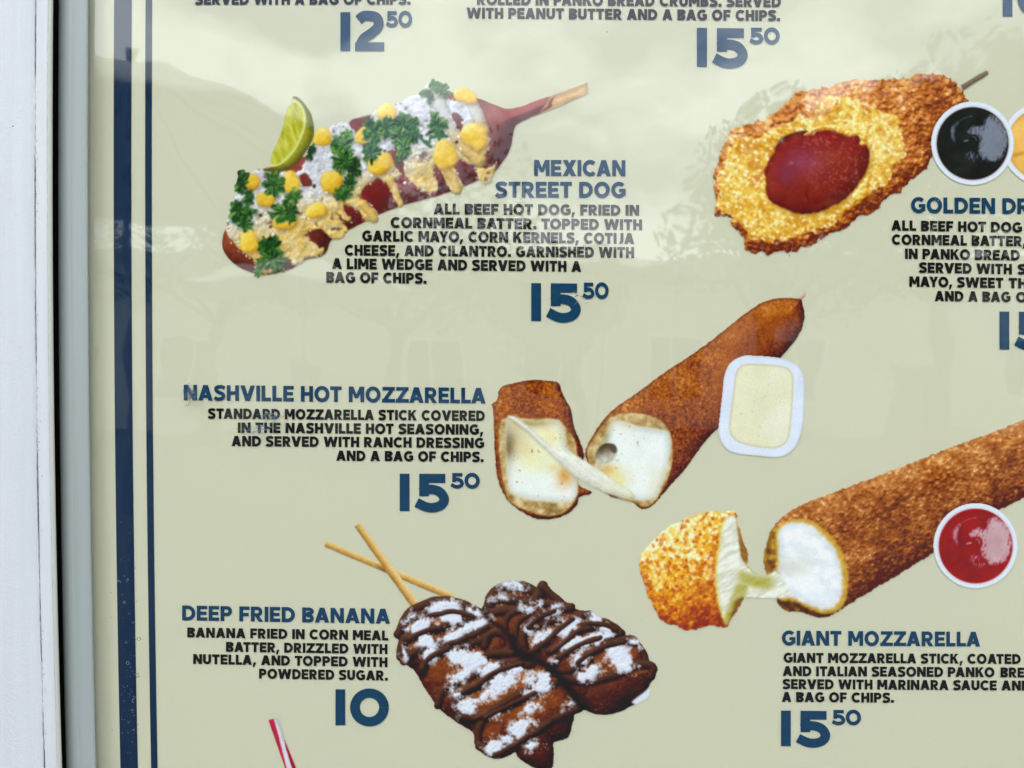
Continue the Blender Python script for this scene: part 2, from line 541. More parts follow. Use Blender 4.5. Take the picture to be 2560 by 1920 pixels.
    if ch == 'W':
        Wd = 1.34; t = w * 0.54; a = w * 1.08; x1, x2 = 0.36, Wd - 0.36; m = Wd / 2
        return Wd, P((x1 - t, 0), (x1 + t, 0), (a, 1), (0, 1)) + P((x1 - t, 0), (x1 + t, 0), (m + t * .8, 1), (m - t * .8, 1)) + P((x2 - t, 0), (x2 + t, 0), (m + t * .8, 1), (m - t * .8, 1)) + P((x2 - t, 0), (x2 + t, 0), (Wd, 1), (Wd - a, 1))
    if ch == 'X':
        Wd = 0.88; a = w * 1.28
        return Wd, P((0, 0), (a, 0), (Wd, 1), (Wd - a, 1)) + P((Wd - a, 0), (Wd, 0), (a, 1), (0, 1))
    if ch == 'Y':
        Wd = 0.88; a = w * 1.22
        return Wd, B(Wd/2 - q, 0, Wd/2 + q, 0.46) + P((Wd/2 - q, 0.40), (Wd/2 + q * .6, 0.40), (a, 1), (0, 1)) + P((Wd/2 - q * .6, 0.40), (Wd/2 + q, 0.40), (Wd, 1), (Wd - a, 1))
    if ch == 'Z':
        Wd = 0.84
        return Wd, B(0, 0, Wd, h) + B(0.03, 1 - h, Wd - 0.01, 1) + P((0, h * .5), (w * 1.45, h * .9), (Wd - 0.01, 1 - h * .5), (Wd - w * 1.45, 1 - h * .9))
    if ch == '1': return w, B(0, 0, w, 1)
    if ch == '2':
        return 0.78, strip(cat_open([(0.09, 0.80), (0.22, 0.895), (0.40, 0.905), (0.575, 0.855), (0.635, 0.72), (0.59, 0.585), (0.43, 0.45), (0.25, 0.33), (0.16, 0.20), (0.125, 0.04)], 5), w) + B(0, 0, 0.78, h * .9)
    if ch == '5':
        return 0.93, B(0.13, 0.40, 0.13 + w, 1) + B(0.13, 1 - h, 0.83, 1) + strip(cat_open([(0.17, 0.50), (0.34, 0.575), (0.52, 0.575), (0.70, 0.50), (0.80, 0.32), (0.71, 0.16), (0.50, 0.095), (0.30, 0.12), (0.06, 0.235)], 5), w * 0.98)
    if ch == '.': return w * 1.05, B(0, 0, w * 1.05, w * 1.05)
    if ch == ',': return w * 1.2, P((-0.02, -0.20), (w * .55, -0.20), (w * 1.2, w * 1.0), (w * .22, w * 1.0))
    return 0.4, []

KERN = {'AV': -.13, 'VA': -.13, 'AT': -.12, 'TA': -.11, 'LT': -.08, 'AY': -.14, 'YO': -.07, 'AW': -.1, 'WA': -.1, 'LA': -.06, 'EA': -.03, 'RA': -.03, 'ZA': -.06, 'DA': -.05,
        'OT': -.04, 'TO': -.05, 'RV': -.05, 'MA': -.02, 'PA': -.09, 'TT': -.03, 'VE': -.03, 'R,': -.02, 'O,': -.02, 'ZZ': -.03, 'NK': 0, 'KO': -.05, 'LL': 0, 'BA': -.03, 'SA': -.04, 'CA': -.04, 'IA': -.03, 'FO': -.03, 'Y,': -.1}

def layout(s, w, track, space):
    x, out = 0.0, []
    for i, ch in enumerate(s):
        if ch == ' ':
            x += space; continue
        wd, polys = glyph(ch, w)
        out.append((x, polys))
        nx = s[i + 1] if i + 1 < len(s) else ''
        x += wd + (track + KERN.get(ch + nx, 0.0) if nx and nx != ' ' else 0.0)
        if nx == ' ': pass
    return x, out

def text(name, lines, w, m, track=0.085, space=0.46, depth=0.0003):
    """lines: (string, xL, yL, xR, yR, cap height) in sheet pixels; one mesh"""
    vs_, fs = [], []
    for (s, xl, yl, xr, yr, cap) in lines:
        wd, gl_ = layout(s, w, track, space)
        kx = (xr - xl) / wd
        slope = (yr - yl) / (xr - xl)
        for gx, polys in gl_:
            for kk, pl in enumerate(polys):
                base = len(vs_)
                d = depth + kk * 2.5e-6
                for (px, py) in pl:
                    u = xl + (gx + px) * kx
                    v = yl + slope * (u - xl) - py * cap
                    p = W(u, v)
                    vs_.append((p[0], -d, p[2]))
                fs.append(tuple(range(base, base + len(pl))))
    return link(name, mesh(name, vs_, fs), m, board)

WH, WB, WP = 0.248, 0.272, 0.262
def price(lines, sup):
    o = text('price', lines, WP, m_blue, 0.13)
    if sup:
        me = text('price_cents', [sup], 0.25, m_blue, 0.03)
        me.parent = o; me.matrix_parent_inverse = parent_world(o).inverted()
    return o

text('dish_description', [('SERVED WITH A BAG OF CHIPS.', 488.5, 12.5, 1026.4, 11.9, 26)], WB, m_black)
price([('12', 851.4, 128, 960.7, 128, 97)], ('50', 964.5, 68.3, 1030.4, 68.5, 40))
text('dish_description', [('ROLLED IN PANKO BREAD CRUMBS. SERVED', 1192.4, 12.5, 1952, 18.6, 27),
                          ('WITH PEANUT BUTTER AND A BAG OF CHIPS.', 1166.6, 46.3, 1949.7, 53.2, 27)], WB, m_black)
price([('15', 1742, 167.5, 1869, 169, 97.5)], ('50', 1872.5, 110, 1949, 111, 40.5))
price([('10', 2506, 42, 2639, 43, 95)], None)

text('dish_title', [('MEXICAN', 1335.5, 440, 1563.4, 440.8, 40), ('STREET DOG', 1238.7, 494, 1564, 494.7, 39.5)], WH, m_blue)
text('dish_description', [('ALL BEEF HOT DOG, FRIED IN', 1084, 536, 1597.6, 539.5, 27), ('CORNMEAL BATTER. TOPPED WITH', 976.6, 570, 1605, 575.6, 27),
                          ('GARLIC MAYO, CORN KERNELS, COTIJA', 905.6, 603.3, 1585.4, 610, 27), ('CHEESE, AND CILANTRO. GARNISHED WITH', 862, 639, 1585, 645, 27),
                          ('A LIME WEDGE AND SERVED WITH A', 830.4, 672.4, 1453, 680, 27), ('BAG OF CHIPS.', 816, 706.6, 1066.6, 709.7, 27)], WB, m_black)
price([('15', 1328, 802.7, 1452, 804, 95)], ('50', 1455.5, 746.5, 1521.6, 747, 40))

text('dish_title', [('NASHVILLE HOT MOZZARELLA', 459.9, 1000.8, 1214, 1008.7, 39)], WH, m_blue)
text('dish_description', [('STANDARD MOZZARELLA STICK COVERED', 520.6, 1046.7, 1212.2, 1052.5, 26), ('IN THE NASHVILLE HOT SEASONING,', 594.8, 1081.8, 1208.5, 1086.8, 26),
                          ('AND SERVED WITH RANCH DRESSING', 579.2, 1115.4, 1210.4, 1120.5, 26), ('AND A BAG OF CHIPS.', 840.7, 1151.9, 1209.3, 1155.2, 26)], WB, m_black)
price([('15', 999.5, 1277.4, 1122.8, 1278, 93.5)], ('50', 1125.8, 1220, 1199.5, 1221, 38))

text('dish_title', [('DEEP FRIED BANANA', 455.7, 1550.6, 975.4, 1559, 37.5)], WH, m_blue)
text('dish_description', [('BANANA FRIED IN CORN MEAL', 468.6, 1593, 971, 1601, 25), ('BATTER, DRIZZLED WITH', 565.3, 1629, 969, 1635, 25),
                          ('NUTELLA, AND TOPPED WITH', 483.5, 1659.5, 969, 1667.6, 25), ('POWDERED SUGAR.', 648, 1696, 969.6, 1701, 25)], WB, m_black)
price([('10', 839, 1812.7, 972.4, 1813, 90)], None)

text('dish_title', [('GOLDEN DR', 2276.7, 532.5, 2574, 535.8, 39.5)], WH, m_blue)
text('dish_description', [('ALL BEEF HOT DOG', 2227.8, 576.6, 2554, 582, 26), ('CORNMEAL BATTER', 2229, 611.8, 2554.4, 616.3, 26), (',', 2556, 616.3, 2566, 616.5, 26),
                          ('IN PANKO BREAD', 2262, 647.5, 2548.9, 651.5, 26), ('SERVED WITH', 2297, 682, 2529, 686, 26), ('S', 2543.5, 686.2, 2564, 686.6, 26),
                          ('MAYO, SWEET', 2272.7, 716.8, 2507.6, 720.6, 26), ('TH', 2521, 720.8, 2567, 721.4, 26),
                          ('AND A BAG', 2336, 753, 2525.3, 755.6, 26), ('O', 2539.2, 755.8, 2566, 756.2, 26)], WB, m_black)
price([('15', 2498, 873.8, 2621, 875, 95)], None)

text('dish_title', [('GIANT MOZZARELLA', 1954.2, 1613, 2449.8, 1616, 37)], WH, m_blue)
text('dish_description', [('GIANT MOZZARELLA STICK, COATED', 1958.5, 1656.3, 2551, 1659.7, 25), ('AND ITALIAN SEASONED PANKO', 1956.5, 1689.6, 2485.4, 1692.7, 25), ('BRE', 2500.5, 1692.9, 2560, 1693.5, 25),
                          ('SERVED WITH MARINARA SAUCE', 1956.2, 1722, 2491, 1725.5, 25), ('AND', 2502.5, 1725.6, 2576, 1726.2, 25), ('A BAG OF CHIPS.', 1954.2, 1754.2, 2234.2, 1756.5, 25)], WB, m_black)
price([('15', 1952.2, 1864.8, 2075.3, 1866, 89)], ('50', 2078.5, 1811.5, 2152, 1812, 37.5))
# ------------------------------------------------------------------ printed pictures: computed ink colours on fine flat meshes
_tab = {}
def _table(seed):
    if seed not in _tab:
        _tab[seed] = np.random.RandomState(seed).rand(3, 256, 256)
    return _tab[seed]

def vnoise(X, Y, sc, seed=0):
    T = _table(seed)[0]
    x, y = X / sc + 1000, Y / sc + 1000
    ix, iy = np.floor(x).astype(int), np.floor(y).astype(int)
    fx, fy = x - ix, y - iy
    fx = fx * fx * (3 - 2 * fx); fy = fy * fy * (3 - 2 * fy)
    g = lambda a, b_: T[(iy + b_) & 255, (ix + a) & 255]
    return (g(0, 0) * (1 - fx) + g(1, 0) * fx) * (1 - fy) + (g(0, 1) * (1 - fx) + g(1, 1) * fx) * fy

def fbm(X, Y, sc, octv=4, seed=0, gain=0.55):
    a, s_, t = 1.0, 0.0, 0.0
    for k in range(octv):
        s_ = s_ + a * vnoise(X, Y, sc, seed + k); t += a
        a *= gain; sc *= 0.5
    return s_ / t

def worley(X, Y, sc, seed=0):
    T = _table(seed)
    x, y = X / sc + 500, Y / sc + 500
    ix, iy = np.floor(x).astype(int), np.floor(y).astype(int)
    best = np.full(X.shape, 9.0); cid = np.zeros(X.shape); sec = np.full(X.shape, 9.0)
    for a in (-1, 0, 1):
        for b_ in (-1, 0, 1):
            cx, cy = ix + a, iy + b_
            px = cx + T[0][cy & 255, cx & 255]; py = cy + T[1][cy & 255, cx & 255]
            d = np.hypot(x - px, y - py)
            nb = d < best
            sec = np.where(nb, best, np.minimum(sec, d))
            cid = np.where(nb, T[2][cy & 255, cx & 255], cid)
            best = np.where(nb, d, best)
    return best, sec, cid

def sst(a, b_, x):
    t = np.clip((x - a) / (b_ - a), 0, 1)
    return t * t * (3 - 2 * t)

def mixa(a, b_, t):
    a, b_ = np.asarray(a, float), np.asarray(b_, float)
    t = np.asarray(t)[..., None]
    return a * (1 - t) + b_ * t

def cat_closed(pts, n=3):
    p = np.array(pts, float); m = len(p); out = []
    for i in range(m):
        a, b_, c, d = p[(i - 1) % m], p[i], p[(i + 1) % m], p[(i + 2) % m]
        for k in range(n):
            t = k / n
            out.append(0.5 * ((2 * b_) + (-a + c) * t + (2*a - 5*b_ + 4*c - d) * t*t + (-a + 3*b_ - 3*c + d) * t**3))
    return np.array(out)

def seg_dist(x, y, p, closed):
    best = np.full(x.shape, 1e9); ins = np.zeros(x.shape, bool)
    m = len(p)
    for i in range(m if closed else m - 1):
        ax, ay = p[i]; bx, by = p[(i + 1) % m]
        dx, dy = bx - ax, by - ay
        t = np.clip(((x - ax) * dx + (y - ay) * dy) / (dx * dx + dy * dy + 1e-9), 0, 1)
        best = np.minimum(best, (x - ax - t * dx) ** 2 + (y - ay - t * dy) ** 2)
        if closed and ay != by:
            cr = ((ay > y) != (by > y)) & (x < (bx - ax) * (y - ay) / (by - ay) + ax)
            ins ^= cr
    d = np.sqrt(best)
    return np.where(ins, d, -d) if closed else d

class Pic:
    PITCH = 1.45
    def __init__(s, x0, y0, x1, y1):
        s.p = Pic.PITCH
        xs, ys = np.arange(x0, x1, s.p), np.arange(y0, y1, s.p)
        s.X, s.Y = np.meshgrid(xs, ys)
        s.x0, s.y0 = x0, y0
        s.rgb = np.tile(np.array(PAPER, float), s.X.shape + (1,))
        s.pid = np.zeros(s.X.shape, int)
        s.names = [None]; s.labels = [None]
    def part(s, name, label=None):
        s.names.append(name); s.labels.append(label)
        return len(s.names) - 1
    def box(s, pts, pad):
        a, b_ = np.min(pts, 0) - pad, np.max(pts, 0) + pad
        H_, W_ = s.X.shape
        i0, i1 = max(0, int((a[1] - s.y0) / s.p)), min(H_, int((b_[1] - s.y0) / s.p) + 2)
        j0, j1 = max(0, int((a[0] - s.x0) / s.p)), min(W_, int((b_[0] - s.x0) / s.p) + 2)
        return (slice(i0, i1), slice(j0, j1))
    def field(s, pts, closed=True, pad=8, warp=None, q=2.5):
        """signed distance (inside +) to a closed outline, or plain distance to an open line; warp = (amount, scale, seed[, octaves])"""
        pts = np.array(pts, float)
        sl = s.box(pts, pad)
        X, Y = s.X[sl], s.Y[sl]
        if X.size == 0: return sl, np.full(X.shape, -99.0)
        if warp:
            am, sc, sd = warp[:3]; oc = warp[3] if len(warp) > 3 else 2
            X = X + am * 2 * (fbm(X, Y, sc, oc, sd) - 0.5); Y = Y + am * 2 * (fbm(X, Y, sc, oc, sd + 17) - 0.5)
        lo = np.array([X.min(), Y.min()]) - q; hi = np.array([X.max(), Y.max()]) + 2 * q
        gx, gy = np.meshgrid(np.arange(lo[0], hi[0] + q, q), np.arange(lo[1], hi[1] + q, q))
        F = seg_dist(gx, gy, pts, closed)
        fx, fy = (X - lo[0]) / q, (Y - lo[1]) / q
        ix = np.clip(fx.astype(int), 0, F.shape[1] - 2); iy = np.clip(fy.astype(int), 0, F.shape[0] - 2)
        fx -= ix; fy -= iy
        d = (F[iy, ix] * (1 - fx) + F[iy, ix + 1] * fx) * (1 - fy) + (F[iy + 1, ix] * (1 - fx) + F[iy + 1, ix + 1] * fx) * fy
        return sl, d
    def put(s, sl, alpha, color, part, over=None, soft_pid=0.5):
        if over is not None:
            alpha = alpha * np.isin(s.pid[sl], over)
        a = np.clip(alpha, 0, 1)[..., None]
        s.rgb[sl] = s.rgb[sl] * (1 - a) + np.clip(color, 0, 255) * a
        if part is not None:
            s.pid[sl] = np.where(alpha > soft_pid, part, s.pid[sl])
    def aa(s, sd): return np.clip(0.5 + sd / (1.3 * s.p), 0, 1)
    def xy(s, sl): return s.X[sl], s.Y[sl]
    def shade(s, h, L=(-0.45, -0.62, 0.64), gain=1.0):
        gy, gx = np.gradient(h, s.p)
        nz = 1 / np.sqrt(1 + (gain * gx) ** 2 + (gain * gy) ** 2)
        return (-gx * gain * L[0] - gy * gain * L[1] + L[2]) * nz, nz
    def build(s, name, label=None, lift=0.0, soft=1):
        """part 1 becomes the picture's own mesh, the others its children"""
        for _ in range(soft):                       # the soft focus of a printed photograph
            for ax in (0, 1):
                a = np.concatenate([s.rgb.take([0], ax), s.rgb, s.rgb.take([-1], ax)], ax)
                n_ = s.rgb.shape[ax]
                s.rgb = 0.25 * a.take(range(0, n_), ax) + 0.5 * s.rgb + 0.25 * a.take(range(2, n_ + 2), ax)
        q4 = np.stack([s.pid[:-1, :-1], s.pid[1:, :-1], s.pid[1:, 1:], s.pid[:-1, 1:]], 0)
        cell = q4.max(0) * ((q4 > 0).sum(0) >= 2)
        H_, W_ = s.X.shape
        px = (s.X - 1280.0) * S; pz = ZC + (960.0 - s.Y) * S
        c = ink(s.rgb)
        root = None
        for k in range(1, len(s.names)):
            ii, jj = np.nonzero(cell == k)
            if len(ii) == 0 and k > 1: continue
            a = ii * W_ + jj
            quad = np.stack([a, a + W_, a + W_ + 1, a + 1], 1).ravel()
            used, inv = np.unique(quad, return_inverse=True)
            me = bpy.data.meshes.new(s.names[k])
            nv, nf = len(used), len(ii)
            co = np.empty((nv, 3), np.float32)
            co[:, 0] = px.ravel()[used]; co[:, 1] = -0.00025 - lift; co[:, 2] = pz.ravel()[used]
            me.vertices.add(nv); me.vertices.foreach_set('co', co.ravel())
            me.loops.add(nf * 4); me.loops.foreach_set('vertex_index', inv.astype(np.int32).ravel())
            me.polygons.add(nf); me.polygons.foreach_set('loop_start', np.arange(0, nf * 4, 4, dtype=np.int32))
            me.update(calc_edges=True)
            ca = me.color_attributes.new('ink', 'FLOAT_COLOR', 'POINT')
            cc = np.ones((nv, 4), np.float32); cc[:, :3] = c.reshape(-1, 3)[used]
            ca.data.foreach_set('color', cc.ravel())
            me.validate()
            o = link(s.names[k] if k > 1 else name, me, m_print, board if k == 1 else root)
            if k == 1: root = o; o['label'] = label or name
            elif s.labels[k]: o['label'] = s.labels[k]
        return root

def T(x0, y0, s):
    return lambda pts: np.array([(x0 + a / s, y0 + b_ / s) for a, b_ in pts])

def ell(cx, cy, rx, ry, rot=0, n=26):
    a = np.linspace(0, 2 * np.pi, n, endpoint=False); c, s_ = math.cos(math.radians(rot)), math.sin(math.radians(rot))
    return np.stack([cx + rx * np.cos(a) * c - ry * np.sin(a) * s_, cy + rx * np.cos(a) * s_ + ry * np.sin(a) * c], 1)

def dome(sd, R):
    t = np.clip(sd / R, 0, 1)
    return np.sqrt(np.clip(1 - (1 - t) ** 2, 0, 1)) * R

def ramp3(t, stops):
    """piecewise colour ramp on array t"""
    t = np.clip(t, 0, 1); out = np.zeros(t.shape + (3,))
    for (p0, c0), (p1, c1) in zip(stops[:-1], stops[1:]):
        k = (t >= p0) & (t <= p1)
        out[k] = mixa(c0, c1, ((t - p0) / (p1 - p0 + 1e-9)))[k]
    return out

def bar(P, a, b_, w0, w1, stops, part, cap=0):
    """a round stick from a to b"""
    a, b_ = np.array(a, float), np.array(b_, float)
    t = (b_ - a) / np.hypot(*(b_ - a)); nrm = np.array([-t[1], t[0]])
    pts = [a + nrm * w0 / 2, b_ + nrm * w1 / 2, b_ + t * cap, b_ - nrm * w1 / 2, a - nrm * w0 / 2]
    sl, sd = P.field(pts, warp=(0.8, 9, 3))
    X, Y = P.xy(sl)
    u = ((X - a[0]) * nrm[0] + (Y - a[1]) * nrm[1]) / (w0 / 2)
    along = (X - a[0]) * t[0] + (Y - a[1]) * t[1]
    g = fbm(along / 7, u * 6, 1.0, 3, 5)
    c = ramp3(0.5 + 0.5 * u + (g - 0.5) * 0.5, stops)
    P.put(sl, P.aa(sd), c, part)
# ================================================================== picture: topped hot dog with lime wedge
rs = np.random.RandomState(11)
M1 = T(540, 190, 2.304)
M2 = T(540, 230, 4.608)
P = Pic(548, 196, 1480, 710)
k_body = P.part('batter')
body = cat_closed(M1([(38,990),(42,920),(60,870),(110,760),(180,640),(260,565),(480,480),(640,380),(765,265),(830,240),(890,225),(1050,175),(1200,115),(1350,95),(1510,130),(1600,165),(1680,190),(1760,175),(1840,145),(1930,118),(1950,150),(1900,200),(1870,215),(1760,265),(1720,300),(1705,380),(1682,450),(1640,510),(1600,560),(1540,590),(1420,640),(1280,690),(1080,745),(935,800),(860,840),(760,890),(700,930),(662,950),(640,1010),(605,1040),(520,1060),(440,1110),(330,1140),(250,1145),(150,1110),(80,1060)]), 3)
sl, sd = P.field(body, warp=(0.8, 14, 2))
X, Y = P.xy(sl)
sh, nz = P.shade(dome(sd, 62) + 3 * fbm(X, Y, 10, 4, 8), gain=0.8)
zx, zy = (X - 540) * 2.304, (Y - 190) * 2.304
redt = sst(300, 620, zy + 0.15 * zx - 350) * sst(700, 850, zx)
c = mixa((118, 54, 46), (136, 24, 34), redt)
c = mixa(c, (126, 58, 42), sst(400, 250, zx))
c = mixa(c, (104, 48, 52), sst(1560, 1500, zx) * sst(400, 250, zy) * 0.5)
c = c * (0.62 + 0.55 * np.clip(sh, 0, 1))[..., None] + 26 * (fbm(X, Y, 5, 3, 31) - 0.5)[..., None]
c += np.array((28, 22, 24)) * (sst(1500, 1600, zx) * sst(360, 200, zy))[..., None]
P.put(sl, P.aa(sd), c, k_body)
# wooden stick
k_stick = P.part('wooden_stick')
pts = M1([(1868,212),(1925,118),(2140,38),(2146,102),(1905,206)])
sl, sd = P.field(pts, warp=(1.2, 10, 4))
X, Y = P.xy(sl)
g = fbm(X * 0.3 + Y * 0.1, Y * 1.2 + X * .4, 5, 3, 21)
c = mixa((176, 132, 92), (216, 186, 140), g) * (0.9 + 0.16 * sst(0, 14, sd))[..., None]
P.put(sl, P.aa(sd), c, k_stick)
sl, sd = P.field(M1([(1860,225),(1960,105),(1925,180)]), warp=(5, 12, 40))
P.put(sl, P.aa(sd), (126, 66, 60), k_body)
body_rgb = P.rgb.copy()

def cheese(polys, part, seed, cream_shift=0.0):
    for i, poly in enumerate(polys):
        sl, sd = P.field(cat_closed(M1(poly), 3), warp=(4.5, 9, seed + i, 3))
        X, Y = P.xy(sl)
        wx = X + 16 * (fbm(X, Y, 17, 3, seed + 60) - .5); wy = Y + 16 * (fbm(X, Y, 17, 3, seed + 61) - .5)
        f1, f2, cid = worley(wx, wy, 12.5, seed + 3); g1, g2, gid = worley(X + 40, Y, 5.0, seed + 5)
        n4 = fbm(X, Y, 26, 4, seed + 9); n5 = fbm(X, Y, 13, 4, seed + 12, .6)
        clump = sst(.42, .62, n5)
        soft = fbm(X, Y, 22, 2, seed + 30)
        h = dome(sd, 12) * 0.7 + 15 * soft + 5 * fbm(X, Y, 9, 2, seed + 31) + (1 - np.clip(f1, 0, 1)) * 1.6 * clump
        sh, nz = P.shade(h, gain=0.45)
        sh = sh + 0.22 * (gid - .5) * sst(.9, .2, g1) + .22 * (n5 - .5) + .10 * (cid - .5)
        zx, zy = (X - 540) * 2.304, (Y - 190) * 2.304
        low = zy - (905 - 0.40 * zx)                  # how far below the axis of the sausage
        t = sst(-70, 130, low + 150 * (n4 - 0.5) + 60 * (cid - .5) + cream_shift)
        c = mixa((214, 214, 222), (226, 203, 146), t)
        c = mixa(c, (222, 184, 96), sst(60, 170, low + 90 * (n4 - .5)) * (cid > 0.35) * 0.75)
        c = c * np.clip(0.58 + 0.54 * sh, 0.42, 1.10)[..., None]
        gap = sst(0.40, 0.30, n5 + .12 * (vnoise(X, Y, 4, seed + 1) - .5)) * sst(0.45, 0.65, vnoise(X, Y, 34, seed + 20))
        c = mixa(c, (96, 62, 52), gap * 0.75)
        P.put(sl, P.aa(sd), c, part)
        # loose crumbs around the rim
        crumb = (sd > -6) & (sd < 3) & (g1 < 0.38) & (gid > 0.62) & (P.pid[sl] == k_body)
        P.put(sl, crumb * 1.0, mixa((226, 214, 180), (236, 226, 200), gid), part)

k_mayo = P.part('mayo_and_crumbled_cheese')
cheese([[(62,900),(58,850),(75,780),(120,690),(165,610),(215,555),(270,530),(330,555),(470,555),(500,520),(545,440),(610,390),(655,300),(700,275),(760,265),(800,320),(860,420),(1000,480),(1040,530),(1070,560),(1050,590),(1010,600),(1050,660),(1080,740),(1050,750),(1010,680),(980,620),(930,590),(880,620),(850,650),(830,690),(850,720),(880,740),(935,800),(900,835),(860,830),(820,780),(780,755),(735,745),(720,750),(780,825),(745,835),(690,790),(720,830),(757,890),(720,940),(660,935),(600,910),(570,885),(530,900),(515,925),(560,960),(625,1000),(600,1035),(520,1052),(490,1080),(450,1090),(420,1050),(380,1080),(320,1130),(270,1140),(235,1090),(200,1045),(150,1010),(100,960),(75,935)],
        [(880,260),(930,190),(1050,160),(1120,120),(1200,100),(1280,85),(1340,130),(1400,150),(1480,150),(1500,200),(1540,270),(1575,370),(1560,430),(1530,480),(1500,510),(1440,500),(1390,470),(1370,500),(1390,560),(1418,640),(1390,678),(1350,650),(1310,590),(1285,530),(1262,510),(1255,560),(1282,640),(1250,672),(1180,655),(1130,615),(1085,560),(1080,500),(1120,420),(1080,400),(1000,430),(930,470),(870,400),(835,340)],
        [(1510,525),(1560,535),(1610,505),(1602,570),(1558,628),(1510,590)]], k_mayo, 50)
# smooth mayo bands over the crumbs
for pth, wd in (([(1240,80),(1290,170),(1340,260),(1380,340),(1440,420),(1520,490)], 34), ([(1470,150),(1510,230),(1545,320)], 30), ([(700,660),(730,740),(765,820)], 16), ([(1010,600),(1040,680),(1062,740)], 16), ([(1330,540),(1370,600),(1392,660)], 22), ([(850,740),(890,790),(912,822)], 22)):
    pl = cat_open(M1(pth), 4)
    sl, d = P.field(pl, closed=False, pad=wd, warp=(2, 12, 71))
    sdd = wd / 2 - d
    X, Y = P.xy(sl)
    sh, nz = P.shade(dome(sdd, wd / 2) + 1.5 * fbm(X, Y, 8, 2, 6), gain=0.7)
    zx, zy = (X - 540) * 2.304, (Y - 190) * 2.304
    t = sst(-100, 60, zy - (905 - 0.40 * zx))
    c = mixa((214, 210, 208), (226, 186, 104), t) * np.clip(0.55 + 0.55 * sh, .5, 1.1)[..., None]
    P.put(sl, P.aa(sdd) * 0.9, c, k_mayo)
# bare batter showing through
for poly in ([(482,582),(520,565),(556,625),(500,640)], [(1362,218),(1412,226),(1424,275),(1404,312),(1372,262)], [(545,905),(600,880),(660,945),(590,985)], [(770,265),(845,232),(890,226),(860,270),(815,325)],
             [(1040,480),(1075,500),(1080,560),(1050,540)], [(1290,540),(1310,590),(1335,650),(1285,668)], [(1395,500),(1440,505),(1480,520),(1460,590),(1410,600)], [(735,745),(770,760),(800,800),(760,800)], [(855,640),(900,625),(960,610),(1005,690),(960,740),(880,720)]):
    sl, sd = P.field(cat_closed(M1(poly), 3), warp=(5, 10, 77, 3))
    c = body_rgb[sl] * 0.94
    P.put(sl, P.aa(sd), c, k_body)

def kernel(cx, cy, rx, ry, rot=0, tone=0):
    k = P.part('corn_kernel')
    cc = M1([(cx, cy)])[0]; rx, ry = rx / 2.304, ry / 2.304
    aa_ = np.linspace(0, 2 * np.pi, 30, endpoint=False)
    ca_, sa_ = np.cos(aa_), np.sin(aa_)
    sx = np.sign(ca_) * np.abs(ca_) ** .78 * (1 + .16 * sa_ * (1 if tone >= 0 else -1)); sy = np.sign(sa_) * np.abs(sa_) ** .86
    rr_ = math.radians(rot)
    pts = np.stack([cc[0] + rx * sx * math.cos(rr_) - ry * sy * math.sin(rr_), cc[1] + rx * sx * math.sin(rr_) + ry * sy * math.cos(rr_)], 1)
    sl, sd = P.field(pts, warp=(4.0, 20, rs.randint(900), 2))
    X, Y = P.xy(sl)
    d2, e2 = P.field(pts + np.array([2, 5]), warp=None)       # soft print shadow under it
    P.put(d2, np.clip(0.5 + e2 / 12, 0, 1) * 0.5, (110, 72, 34), None, over=[k_mayo, k_body])
    sh, nz = P.shade(dome(sd, min(rx, ry) * 0.7) * .8 + 6 * fbm(X, Y, 20, 3, rs.randint(300)), gain=0.62)
    c = ramp3(np.clip(0.15 + 0.8 * sh + 0.25 * (fbm(X, Y, 18, 3, rs.randint(500)) - .5), 0, 1), [(0, (158, 108, 24)), (0.4, (204, 158, 40)), (0.7, (222, 186, 66)), (1, (240, 220, 130))])
    glow = np.exp(-(((X - cc[0] + rx * .25) / (rx * .5)) ** 2 + ((Y - cc[1] + ry * .3) / (ry * .4)) ** 2))
    c = mixa(c, (240, 216, 120), glow * .5 * fbm(X, Y, 9, 2, 5))
    c = mixa(c, (206, 172, 96), sst(4, 0, sd) * .5)
    c = c + tone
    P.put(sl, np.clip(.5 + sd / 3.2, 0, 1), c, k)
for a in ((205,612,50,44,-25,-8), (285,712,54,44,10,-14), (432,605,46,62,-15,4), (665,612,62,66,10,-6), (575,775,62,40,-10,2), (400,842,72,42,-5,-6), (192,952,56,64,-20,4), (615,350,50,48,0,0),
          (842,342,36,52,15,4), (985,212,54,52,20,6), (945,495,76,68,-35,0), (1440,115,66,42,18,2), (1492,345,84,68,40,4), (1320,450,66,86,-8,2)):
    kernel(*a)

# crumbs of cheese scattered over corn and mayo
for i in range(150):
    t_ = rs.rand(); bx = 90 + 1420 * t_; by = 905 - 0.42 * bx - 20 + rs.normal(0, 105)
    cc = M1([(bx, by)])[0]; r_ = rs.uniform(1.6, 4.6)
    ii, jj = int((cc[1] - P.y0) / P.p), int((cc[0] - P.x0) / P.p)
    if not (0 <= ii < P.pid.shape[0] and 0 <= jj < P.pid.shape[1]) or P.pid[ii, jj] == 0: continue
    if P.pid[ii, jj] > k_mayo and rs.rand() < .85: continue
    if P.pid[ii, jj] == k_body and rs.rand() < .75: continue
    e_ = ell(cc[0], cc[1], r_ * rs.uniform(.8, 1.4), r_, rs.uniform(0, 180), 10)
    sl, sd = P.field(e_ + np.array([.8, 1.8])); P.put(sl, np.clip(.5 + sd / 3, 0, 1) * .35, (96, 70, 40), None, over=list(range(1, 60)))
    sl, sd = P.field(e_, warp=(1.6, 5, i))
    dk_ = rs.rand() < .2 and P.pid[ii, jj] == k_mayo
    P.put(sl, P.aa(sd), (70, 46, 44) if dk_ else mixa((190, 186, 178), (234, 230, 220), np.clip(.5 + sd / 5, 0, 1)), k_mayo)

